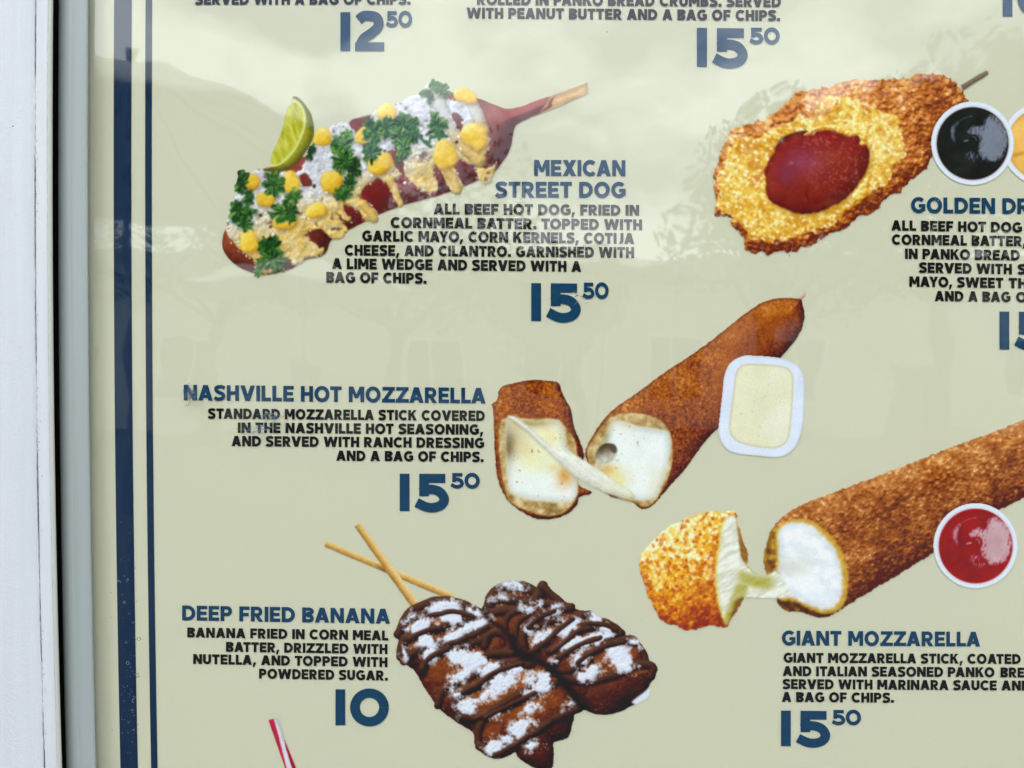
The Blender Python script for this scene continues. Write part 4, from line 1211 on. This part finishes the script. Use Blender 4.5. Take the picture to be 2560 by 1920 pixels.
c = mixa(c, (196, 192, 176), np.exp(-(((zx - 900) / 130) ** 2 + ((zy - 940) / 60) ** 2)) * .6)
c = mixa(c, (204, 178, 96), sst(9, 0, sd) * sst(900, 1100, zx) * .8 * sst(.4, .6, fbm(X, Y, 9, 3, 30)))
P.put(sl, np.clip(.5 + sd / 8, 0, 1), c, k_ch)
# left end
k_end = P.part('crumbed_end_piece')
go = [(0, (136, 48, 14)), (0.25, (186, 96, 20)), (0.5, (218, 152, 34)), (0.75, (232, 196, 84)), (1, (242, 230, 184))]
end = cat_closed(Q1([(40,930),(65,845),(120,790),(190,722),(280,682),(350,652),(430,624),(520,634),(580,624),(592,690),(565,760),(520,850),(495,950),(500,1060),(535,1150),(545,1278),(430,1272),(330,1300),(250,1275),(165,1245),(112,1150),(75,1060)]), 3)
sl, sd = P.field(end, warp=(4.5, 9, 35, 3)); X, Y = P.xy(sl); zx, zy = (X - 1580) * 2.257, (Y - 1000) * 2.257
c = panko(P, sl, sd, go, 341, sc=8.0, bump=0.75, gain=.62, R=46, bias=0.17 - 0.34 * sst(950, 1250, zy) + .1 * sst(950, 700, zy) - .12 * sst(250, 450, zx), ang=1.2)
f1, f2, cid = worley(X, Y, 15, 351)
c = mixa(c, (168, 52, 22), sst(.05, -.05, f1 + .6 * (fbm(X, Y, 6, 2, 9) - .5) - .45 * (cid - .45)) * (cid > .6) * 0.8)
g1_, g2_, gid_ = worley(X + 9 * (fbm(X, Y, 11, 2, 92) - .5), Y + 9 * (fbm(X, Y, 11, 2, 93) - .5), 10, 361)
cell = sst(.75, .25, g1_)
c = mixa(c, (246, 236, 204), cell * (gid_ > .62) * .8 * sst(1150, 850, zy))
c = mixa(c, (178, 84, 22), cell * (gid_ < .22) * .65)
P.put(sl, P.aa(sd), c, k_end)
sl, sd = P.field(cat_closed(Q1([(590,672),(622,780),(652,850),(652,925),(615,900),(596,800)]), 3), warp=(3, 7, 36)); X, Y = P.xy(sl)
P.put(sl, P.aa(sd), mixa((104, 62, 20), (190, 140, 60), fbm(X, Y, 9, 3, 37)), k_end)
sl, sd = P.field(cat_closed(Q1([(632,1108),(592,1190),(545,1250),(552,1190),(575,1120)]), 3), warp=(3, 7, 38)); X, Y = P.xy(sl)
P.put(sl, P.aa(sd), mixa((90, 56, 24), (150, 104, 44), fbm(X, Y, 9, 3, 39)), k_end)
k_cut = P.part('cheese_strand')
strand = cat_closed(Q1([(500,720),(540,655),(582,662),(600,780),(612,880),(660,945),(740,990),(810,960),(850,1000),(880,1060),(880,1112),(760,1116),(640,1112),(585,1130),(560,1200),(530,1275),(492,1180),(470,1050),(470,920),(490,800)]), 3)
sl, sd = P.field(strand, warp=(2, 12, 41, 2)); X, Y = P.xy(sl); zx, zy = (X - 1580) * 2.257, (Y - 1000) * 2.257
fl = fbm((X * .85 - Y * .5) / 22, (Y * .85 + X * .5) / 5, 1.0, 3, 42)
c = mixa((198, 198, 180), (226, 226, 216), sst(.3, .7, fl))
ol = np.maximum(sst(60, 10, np.abs(zy - (1000 + 30 * np.sin((zx - 620) / 90)))) * sst(560, 640, zx) * sst(830, 760, zx), sst(60, 15, np.abs(zx - 585 - (zy - 1150) * -.35)) * sst(1000, 1060, zy))
c = mixa(c, (150, 138, 24), np.clip(ol * (0.55 + 0.9 * (fl - .3)), 0, 1) * .9)
c = mixa(c, (206, 186, 70), sst(12, 0, sd) * sst(560, 480, zx) * .8)
c = mixa(c, (120, 112, 30), sst(6, 0, sd) * sst(620, 660, zx) * sst(1000, 960, zy) * .6)
P.put(sl, np.clip(.5 + sd / 6, 0, 1), c, k_cut)
P.build('giant_mozzarella_picture', 'printed picture of a thick crumbed mozzarella stick with stretched cheese', soft=2)
sauce_cup(2438.2, 1364.2, 105, 93, 'red', 'printed round white cup of glossy red sauce')

# ================================================================== picture: fried bananas with chocolate drizzle
B1 = T(800, 1290, 2.5136)
P = Pic(806, 1300, 1650, 1950)
k_r = P.part('fried_banana')
k_l = 0
k_s = P.part('wooden_stick')
wood = [(0, (222, 196, 146)), (0.5, (202, 162, 88)), (1, (150, 104, 46))]
bar(P, B1([(35,172)])[0], B1([(840,510)])[0], 16, 18, wood, k_s)
sl, sd = P.field(B1([(350,300),(470,350),(470,395),(400,360)])); P.put(sl, np.clip(.5 + sd / 8, 0, 1) * .6, (96, 66, 40), None, over=[k_s])
k_s2 = P.part('wooden_stick')
bar(P, B1([(236,52)])[0], B1([(600,560)])[0], 19, 22, wood, k_s2)
def banana(poly, part, seed, L):
    sl, sd = P.field(cat_closed(B1(poly), 3), warp=(1.5, 12, seed, 2)); X, Y = P.xy(sl)
    fine = fbm(X, Y, 5, 3, seed + 1); big = fbm(X, Y, 60, 3, seed + 2)
    sh, nz = P.shade(dome(sd, 92) * 1.15 + 1.5 * fine + 5 * big, L, gain=.8)
    t = .08 + .62 * sh + .35 * (big - .5) + .28 * (fine - .5)
    c = ramp3(np.clip(t, 0, 1), [(0, (38, 18, 12)), (.28, (80, 38, 18)), (.52, (122, 62, 26)), (.78, (156, 88, 42)), (1, (200, 140, 92))])
    spec = sst(.80, .9, vnoise(X, Y, 3.2, seed + 5)) * sst(.45, .6, big)
    c = mixa(c, (206, 150, 110), spec * .5)
    P.put(sl, P.aa(sd), c, part)
    return sl, sd
LB = (-0.35, -0.6, 0.7)
banana([(1010,600),(1060,520),(1080,490),(1150,430),(1280,408),(1360,450),(1400,428),(1460,480),(1560,548),(1600,580),(1700,602),(1780,662),(1880,712),(1960,780),(2040,840),(2062,920),(2105,960),(2090,1020),(2060,1080),(2050,1120),(1980,1180),(1880,1230),(1760,1250),(1660,1220),(1560,1200),(1400,1080),(1300,980),(1150,880),(1060,720)], k_r, 401, LB)
k_c = P.part('chocolate_drizzle')
def drizzle(pth, wd, k=None):
    wd = wd * 1.16 / 2.5136
    pl = cat_open(B1(pth), 5)
    sl, d = P.field(np.array(pl) + np.array([1.5, 4.5]), closed=False, pad=wd, warp=(1.5, 16, 3))
    P.put(sl, np.clip(.5 + (wd / 2 - d) / 6, 0, 1) * .6, (34, 17, 11), None, over=[k_r, k_l, k_c, 8])
    sl, d = P.field(pl, closed=False, pad=wd, warp=(2.2, 22, 5))
    sd = wd / 2 - d; X, Y = P.xy(sl)
    sh, nz = P.shade(dome(sd, wd / 2) + 1.0 * fbm(X, Y, 9, 2, 7), LB, gain=.9)
    c = ramp3(np.clip(.05 + .75 * sh + .2 * (fbm(X, Y, 30, 2, 8) - .5), 0, 1), [(0, (30, 16, 12)), (.45, (60, 35, 26)), (.8, (92, 60, 47)), (1, (160, 126, 110))])
    P.put(sl, P.aa(sd), c, k_c)
for pth, wd in (([(1060,560),(1100,480),(1180,440),(1300,450),(1390,510)], 60), ([(1070,520),(1200,520),(1330,540),(1400,440)], 56), ([(1400,440),(1450,490),(1520,560),(1480,610)], 44),
                ([(1030,600),(1130,600),(1280,580),(1400,550),(1560,570)], 44), ([(1160,720),(1170,640),(1240,590),(1360,560)], 36), ([(1220,760),(1250,660),(1330,600)], 34),
                ([(1290,850),(1275,760),(1330,660),(1440,600),(1580,572)], 46), ([(1320,860),(1400,810),(1500,710),(1600,640),(1700,612)], 42), ([(1300,730),(1400,680),(1500,650)], 34),
                ([(1440,850),(1520,800),(1600,730),(1700,700),(1790,690)], 42), ([(1640,700),(1740,660),(1840,690),(1890,730)], 44), ([(1470,930),(1520,860),(1640,800),(1760,760),(1880,730)], 42), ([(1580,960),(1660,880),(1760,830),(1860,790),(1960,790)], 42), ([(1500,980),(1600,960),(1700,900)], 36),
                ([(1870,780),(1960,770),(2030,850),(2050,920)], 36), ([(1540,1020),(1680,1040),(1850,1000),(1990,935),(2085,945),(2080,1010)], 46)):
    drizzle(pth, wd)
# shade between the two bananas
sl, sd = P.field(cat_closed(B1([(1180,720),(1240,840),(1400,900),(1500,1000),(1620,1110),(1660,1200),(1640,1230),(1560,1150),(1450,980),(1300,910),(1200,880)]), 3)); 
P.put(sl, np.clip(.5 + sd / 34, 0, 1) * .9, (34, 18, 14), None, over=[k_r, k_c])
k_l = P.part('fried_banana')
banana([(475,740),(510,680),(560,590),(620,552),(720,516),(800,508),(900,525),(1000,575),(1040,640),(1180,740),(1220,830),(1300,890),(1450,960),(1500,1020),(1600,1140),(1638,1200),(1600,1250),(1560,1390),(1470,1420),(1470,1500),(1450,1600),(1350,1584),(1250,1522),(1220,1480),(1140,1518),(1050,1490),(980,1420),(960,1360),(850,1290),(760,1220),(720,1170),(650,1070),(600,980),(540,930),(510,870),(505,800)], k_l, 421, LB)
for pth, wd in (([(495,745),(530,660),(590,590),(720,535),(860,545),(1010,610)], 52), ([(560,640),(700,600),(850,600),(1000,640)], 44), ([(510,880),(530,780),(620,730),(760,700),(920,650),(1060,660)], 54), ([(530,910),(620,840),(760,800),(900,740),(1040,680),(1160,740)], 48),
                ([(640,980),(680,900),(800,840),(940,800),(1050,770)], 48), ([(1035,815),(1045,765),(1090,728),(1150,738),(1190,785),(1185,835),(1140,862),(1085,855)], 44), ([(1060,870),(1180,860),(1240,850)], 40),
                ([(740,1190),(765,1110),(830,1060),(960,1000),(1120,930),(1290,910)], 44), ([(1330,930),(1180,960),(1010,1060),(890,1110),(840,1180),(880,1258),(960,1275),(1080,1220),(1250,1120),(1350,1060),(1440,965)], 44),
                ([(990,1420),(1000,1330),(1060,1250),(1200,1180),(1350,1110),(1490,1040)], 42), ([(1000,1440),(1090,1495),(1180,1480),(1300,1390),(1450,1290),(1630,1205)], 48)):
    drizzle(pth, wd)
k_p = P.part('powdered_sugar')
def sugar(cx, cy, rx, ry, rot=0, seed=0):
    cc = B1([(cx, cy)])[0]
    sl, sd = P.field(ell(cc[0], cc[1], rx * .94 / 2.5136, ry * .88 / 2.5136, rot), pad=16, warp=(10, 24, seed, 3)); X, Y = P.xy(sl)
    nn = fbm(X, Y, 13, 4, seed + 60, .65)
    f1, f2, cid = worley(X, Y, 6, seed + 3)
    m = sd / 9 + (nn - .5) * 5.2 - .5 * (f1 - .4)
    grain = (vnoise(X, Y, 2.6, seed + 70) > .72) & (sd > -9) & (m < -.3) & (nn > .42)
    sh, nz = P.shade(3.2 * nn * 2 + 1.5 * (1 - f1) + np.clip(sd, 0, 8) * .4, LB, gain=.8)
    c = mixa((176, 182, 200), (226, 230, 242), np.clip(sh * 1.25 - .15, 0, 1))
    a_ = np.maximum(np.clip(.5 + m * .8, 0, 1) * (.80 + .2 * sst(0, 6, sd)), grain * .6)
    P.put(sl, a_, c, k_p, over=[k_l, k_r, k_c, k_p])
for i, a in enumerate(((800,610,120,80,20), (800,560,80,36,0), (620,690,86,60,-30), (660,770,60,60,40), (560,640,46,24,-40), (970,690,130,46,-20), (690,870,66,52,-40), (860,745,120,40,-25), (535,860,30,48,0), (930,890,140,80,15), (880,1000,90,50,-30), (1060,960,90,40,-20),
                       (1130,1050,120,70,-25), (1230,970,66,34,-20), (920,1195,84,52,-25), (840,1100,40,60,-40), (1050,1130,70,40,-25), (1390,1040,84,70,-25), (1300,1130,54,28,-20), (1330,1205,84,36,-25), (1270,1320,120,62,-30), (1180,1400,50,50,-20), (1090,1450,56,62,20), (1340,1440,66,34,-30), (1570,1180,44,18,-20), (1100,1250,24,14,0), (1160,1200,26,14,0), (980,600,60,40,20), (1330,1010,40,20,-30),
                       (1265,450,64,42,30), (1180,435,44,22,-20), (1130,515,60,20,0), (1310,572,62,22,0), (1450,598,74,30,-25), (1315,705,44,36,-30), (1400,760,80,54,-40), (1570,690,86,54,-25), (1740,645,54,40,30), (1610,800,110,44,-20), (1740,775,110,50,-15), (1890,890,110,70,35), (1930,950,60,40,20), (1690,985,100,54,-30), (1640,900,50,50,0), (1990,800,56,30,30), (1360,540,40,16,0), (1480,900,30,14,0), (1800,720,50,24,20))):
    sugar(*a, seed=500 + i * 3)
for pth, wd in (([(640,960),(690,890),(800,835)], 30), ([(560,770),(640,730),(760,700)], 30), ([(700,620),(830,600),(960,630)], 26), ([(820,800),(930,760),(1040,700)], 30), ([(1270,925),(1120,970),(1010,1045),(900,1105)], 30), ([(900,1262),(980,1268),(1080,1220),(1250,1125)], 30), ([(1040,1265),(1200,1182),(1350,1112)], 28), ([(1120,1495),(1300,1390),(1450,1292)], 30),
                ([(1340,850),(1420,790),(1500,710),(1590,645)], 28), ([(1460,850),(1530,795),(1610,728),(1700,700)], 28), ([(1500,890),(1640,802),(1760,762)], 28), ([(1620,920),(1700,860),(1800,815),(1900,790)], 28), ([(1310,700),(1380,640),(1470,598)], 28), ([(1700,670),(1790,680),(1860,712)], 26)):
    drizzle(pth, wd)
sl, sd = P.field(cat_closed(B1([(1960,1165),(2030,1110),(2070,1080),(2068,1130),(2020,1165),(1985,1182)]), 3)); 
P.put(sl, np.clip(.5 + sd / 5, 0, 1), (206, 211, 224), k_p)
for pth, wd, a_ in (([(1200,770),(1245,862),(1340,905),(1455,968),(1545,1062),(1645,1205)], 15, .85), ([(1000,575),(1050,640),(1130,690),(1195,765)], 10, .6)):
    sl, d = P.field(cat_open(B1(pth), 5), closed=False, pad=wd + 8, warp=(3, 20, 9))
    P.put(sl, np.clip(1.2 - d / (wd * .75), 0, 1) * a_, (26, 13, 10), None, over=[k_l, k_r, k_c, k_p])
P.build('fried_banana_picture', 'printed picture of two fried bananas on sticks with chocolate and powdered sugar')

# ================================================================== picture: top of a striped drinking straw
E1 = T(440, 1500, 3.95)
P = Pic(664, 1786, 860, 2260)
k_w = P.part('straw'); k_rd = P.part('red_stripe')
sl, sd = P.field(E1([(912,1182),(1006,1160),(1064,1352),(1188,1659),(1640,2960),(1530,2990),(1078,1659)])); X, Y = P.xy(sl)
P.put(sl, P.aa(sd), mixa((196, 190, 200), (214, 210, 218), fbm(X, Y, 14, 3, 4)) * (.86 + .14 * sst(0, 8, sd))[..., None], k_w)
for poly, cc in (([(912,1182),(965,1167),(1003,1300),(1054,1500),(1092,1659),(1552,2984),(1530,2990),(1078,1659)], (172, 42, 62)), ([(1062,1345),(1190,1659),(1640,2960),(1600,2971),(1146,1659),(1092,1480)], (150, 30, 50))):
    sl, sd = P.field(E1(poly), warp=(.6, 8, 3)); X, Y = P.xy(sl)
    P.put(sl, P.aa(sd), np.array(cc) * (.88 + .25 * fbm(X, Y, 10, 3, 6))[..., None], k_rd, over=[k_w, k_rd])
P.build('straw_picture', 'printed picture of a red and white striped straw cut off at the bottom')
# ------------------------------------------------------------------ what the cover mirrors: paving, parasol, trees
m_pave = mat('dark_asphalt', (0.26, 0.25, 0.235, 1), 0.85)
n, l, b = nodes(m_pave)
pp = obj_coord(n)
l.new(mixc(n, l, noise_node(n, l, pp, 1.3, 6, 0.6), (0.05, 0.05, 0.05, 1), (0.085, 0.083, 0.08, 1)), b.inputs['Base Color'])
g_me = mesh('ground', [(-300, -400, 0), (300, -400, 0), (300, 60, 0), (-300, 60, 0)], [(0, 1, 2, 3)])
tag(link('ground', g_me, m_pave), kind='structure')

def refl(u, v, L):
    """direction a pixel's mirror image comes from, taken L metres out in front of the board"""
    k = (L + D) / D
    return Vector(((u - 1280) * S * k, -L, ZC + (960 - v) * S * k))

m_leaf = mat('tree_leaves', (0.07, 0.12, 0.035, 1), 0.6)
n, l, b = nodes(m_leaf)
l.new(mixc(n, l, noise_node(n, l, obj_coord(n), 1.2, 4, 0.6), (0.045, 0.085, 0.022, 1), (0.11, 0.165, 0.05, 1)), b.inputs['Base Color'])
m_bark = mat('tree_bark', (0.10, 0.075, 0.055, 1), 0.9)

def tube(vs_, fs, a, c, r0, r1, k=7):
    a, c = Vector(a), Vector(c); t = (c - a).normalized()
    x = t.orthogonal().normalized(); y = t.cross(x); o = len(vs_)
    for p, r in ((a, r0), (c, r1)):
        for i in range(k):
            q = 2 * math.pi * i / k
            vs_.append(tuple(p + (x * math.cos(q) + y * math.sin(q)) * r))
    for i in range(k):
        fs.append((o + i, o + (i + 1) % k, o + k + (i + 1) % k, o + k + i))

def tree(x, y, h, r, seed, label):
    rr = random.Random(seed)
    root = empty('broadleaf_tree', (x, y, 0))
    tag(root, label, 'tree', 'trees mirrored in the cover')
    vs_, fs = [], []
    fork = Vector((x + rr.uniform(-.2, .2), y, h * 0.42))
    tube(vs_, fs, (x, y, -0.05), fork, 0.22, 0.15, 9)
    clumps = []
    for i in range(13):
        a = rr.uniform(0, 6.28); e = rr.uniform(-0.1, 1.35); q = rr.uniform(0.45, 0.95)
        c = Vector((x + math.cos(a) * math.cos(e) * r * q, y + math.sin(a) * math.cos(e) * r * q, h * 0.62 + math.sin(e) * (h * 0.38) * q))
        tube(vs_, fs, fork, c, 0.08, 0.02, 6)
        clumps.append((c, r * rr.uniform(0.28, 0.5)))
    link('trunk', mesh('trunk', vs_, fs, True), m_bark, root)
    vs_, fs = [], []
    for c, cr in clumps:
        for i in range(420):
            d = Vector((rr.gauss(0, 1), rr.gauss(0, 1), rr.gauss(0, 1))).normalized() * cr * (rr.random() ** 0.4)
            p = c + d; s_ = rr.uniform(0.06, 0.13)
            ax = Vector((rr.gauss(0, 1), rr.gauss(0, 1), rr.gauss(0, 1))).normalized(); bx = ax.orthogonal().normalized()
            o = len(vs_)
            vs_ += [tuple(p - ax * s_), tuple(p + bx * s_ * .5), tuple(p + ax * s_), tuple(p - bx * s_ * .5)]
            fs.append((o, o + 1, o + 2, o + 3))
    link('crown', mesh('crown', vs_, fs), m_leaf, root)

p = refl(2350, 170, 11); tree(p.x, p.y, p.z, 2.6, 3, 'tall tree mirrored in the cover at upper right')
p = refl(1900, 330, 13); tree(p.x, p.y, p.z, 2.4, 5, 'shorter tree mirrored beside the tall one')
p = refl(2800, 60, 12); tree(p.x, p.y, p.z, 2.8, 8, 'tree mirrored past the right end of the board')
p = refl(980, 420, 16); tree(p.x, p.y, p.z, 3.2, 12, 'rounded tree mirrored behind the parasol')
p = refl(520, 420, 18); tree(p.x, p.y, p.z, 3.6, 15, 'wide tree mirrored at far left')
p = refl(1450, 640, 19); tree(p.x, p.y, p.z, 3.0, 18, 'low tree mirrored below the bright sky gap')

# parasol
m_cloth = mat('pale_parasol_cloth', (0.62, 0.62, 0.56, 1), 0.8)
m_pole = mat('grey_pole', (0.2, 0.2, 0.2, 1), 0.4)
def parasol(pc, RP, DP, label):
    par = empty('parasol', (pc.x, pc.y, 0))
    tag(par, label, 'parasol', 'parasols mirrored in the cover')
    HP = pc.z
    for i in range(8):
        vs_, fs = [], []
        for k in range(7):
            t = k / 6
            for j in range(5):
                a = 2 * math.pi * (i + j / 4) / 8
                sag = 0.06 * math.sin(math.pi * j / 4) * t
                vs_.append((pc.x + math.cos(a) * RP * t * (1 - .03 * math.sin(math.pi * j / 4)), pc.y + math.sin(a) * RP * t, HP - DP * t ** 1.15 - sag))
            if k:
                for j in range(4):
                    o = (k - 1) * 5 + j
                    fs.append((o, o + 5, o + 6, o + 1))
        pan = link('canopy_panel', mesh('canopy_panel', vs_, fs, True), m_cloth, par)
        so = pan.modifiers.new('thick', 'SOLIDIFY'); so.thickness = 0.004
        vs_, fs = [], []
        a = 2 * math.pi * i / 8
        tube(vs_, fs, (pc.x, pc.y, HP - .03), (pc.x + math.cos(a) * RP, pc.y + math.sin(a) * RP, HP - DP - .03), 0.012, 0.009, 6)
        link('rib', mesh('rib', vs_, fs), m_pole, par)
    vs_, fs = [], []
    tube(vs_, fs, (pc.x, pc.y, 0), (pc.x, pc.y, HP + .08), 0.025, 0.022, 10)
    link('pole', mesh('pole', vs_, fs, True), m_pole, par)

parasol(refl(330, 150, 3.4), 1.35, 0.55, 'large pale parasol mirrored at the upper left of the cover')
parasol(refl(760, 640, 9.0), 1.5, 0.45, 'added small parasol, a pale patch mirrored below the printed hot dog picture')  # added to put a pale patch into the cover's reflection
parasol(refl(1500, 610, 12.0), 1.5, 0.45, 'added distant parasol for a pale reflection behind the lettering at mid board')  # likewise added, to brighten the mirrored scene at mid height

# low pale building on the far side
m_render = mat('pale_render', (0.55, 0.53, 0.47, 1), 0.85)
n, l, b = nodes(m_render)
l.new(mixc(n, l, noise_node(n, l, obj_coord(n), 0.8, 5, 0.6), (0.47, 0.45, 0.40, 1), (0.62, 0.60, 0.54, 1)), b.inputs['Base Color'])
m_roof = mat('grey_roof', (0.12, 0.12, 0.125, 1), 0.8)
m_pane = mat('window_glass', (0.03, 0.035, 0.04, 1), 0.15)
m_trimw = mat('white_window_frame', (0.7, 0.7, 0.68, 1), 0.6)
def cuboid(name, x0, x1, y0, y1, z0, z1, m, parent):
    vv = [(x0, y0, z0), (x1, y0, z0), (x1, y1, z0), (x0, y1, z0), (x0, y0, z1), (x1, y0, z1), (x1, y1, z1), (x0, y1, z1)]
    ff = [(0, 3, 2, 1), (4, 5, 6, 7), (0, 1, 5, 4), (1, 2, 6, 5), (2, 3, 7, 6), (3, 0, 4, 7)]
    return link(name, mesh(name, vv, ff), m, parent)
BY, BH = -24.0, 5.0
bld = empty('low_building', (0, BY - 4, 0))
tag(bld, 'pale low building mirrored at mid height across the whole cover', 'building')
cuboid('wall', -26, 24, BY - 8, BY, -0.05, BH, m_render, bld)
vv = [(-26.6, BY + .6, BH), (24.6, BY + .6, BH), (24.6, BY - 8.6, BH), (-26.6, BY - 8.6, BH), (-24, BY - 4, BH + 1.5), (22, BY - 4, BH + 1.5)]
link('roof', mesh('roof', vv, [(0, 1, 5, 4), (1, 2, 5), (2, 3, 4, 5), (3, 0, 4), (3, 2, 1, 0)]), m_roof, bld)
for i in range(12):
    x = -23.5 + i * 4.0
    if i in (4, 9):
        dr = cuboid('door', x, x + 1.2, BY + .01, BY + .08, 0, 2.2, m_roof, bld)
        continue
    fr = cuboid('window', x - .1, x + 1.9, BY + .01, BY + .09, 1.0, 3.1, m_trimw, bld)
    cuboid('pane', x, x + .86, BY + .03, BY + .1, 1.1, 3.0, m_pane, fr)
    cuboid('pane', x + .94, x + 1.8, BY + .03, BY + .1, 1.1, 3.0, m_pane, fr)
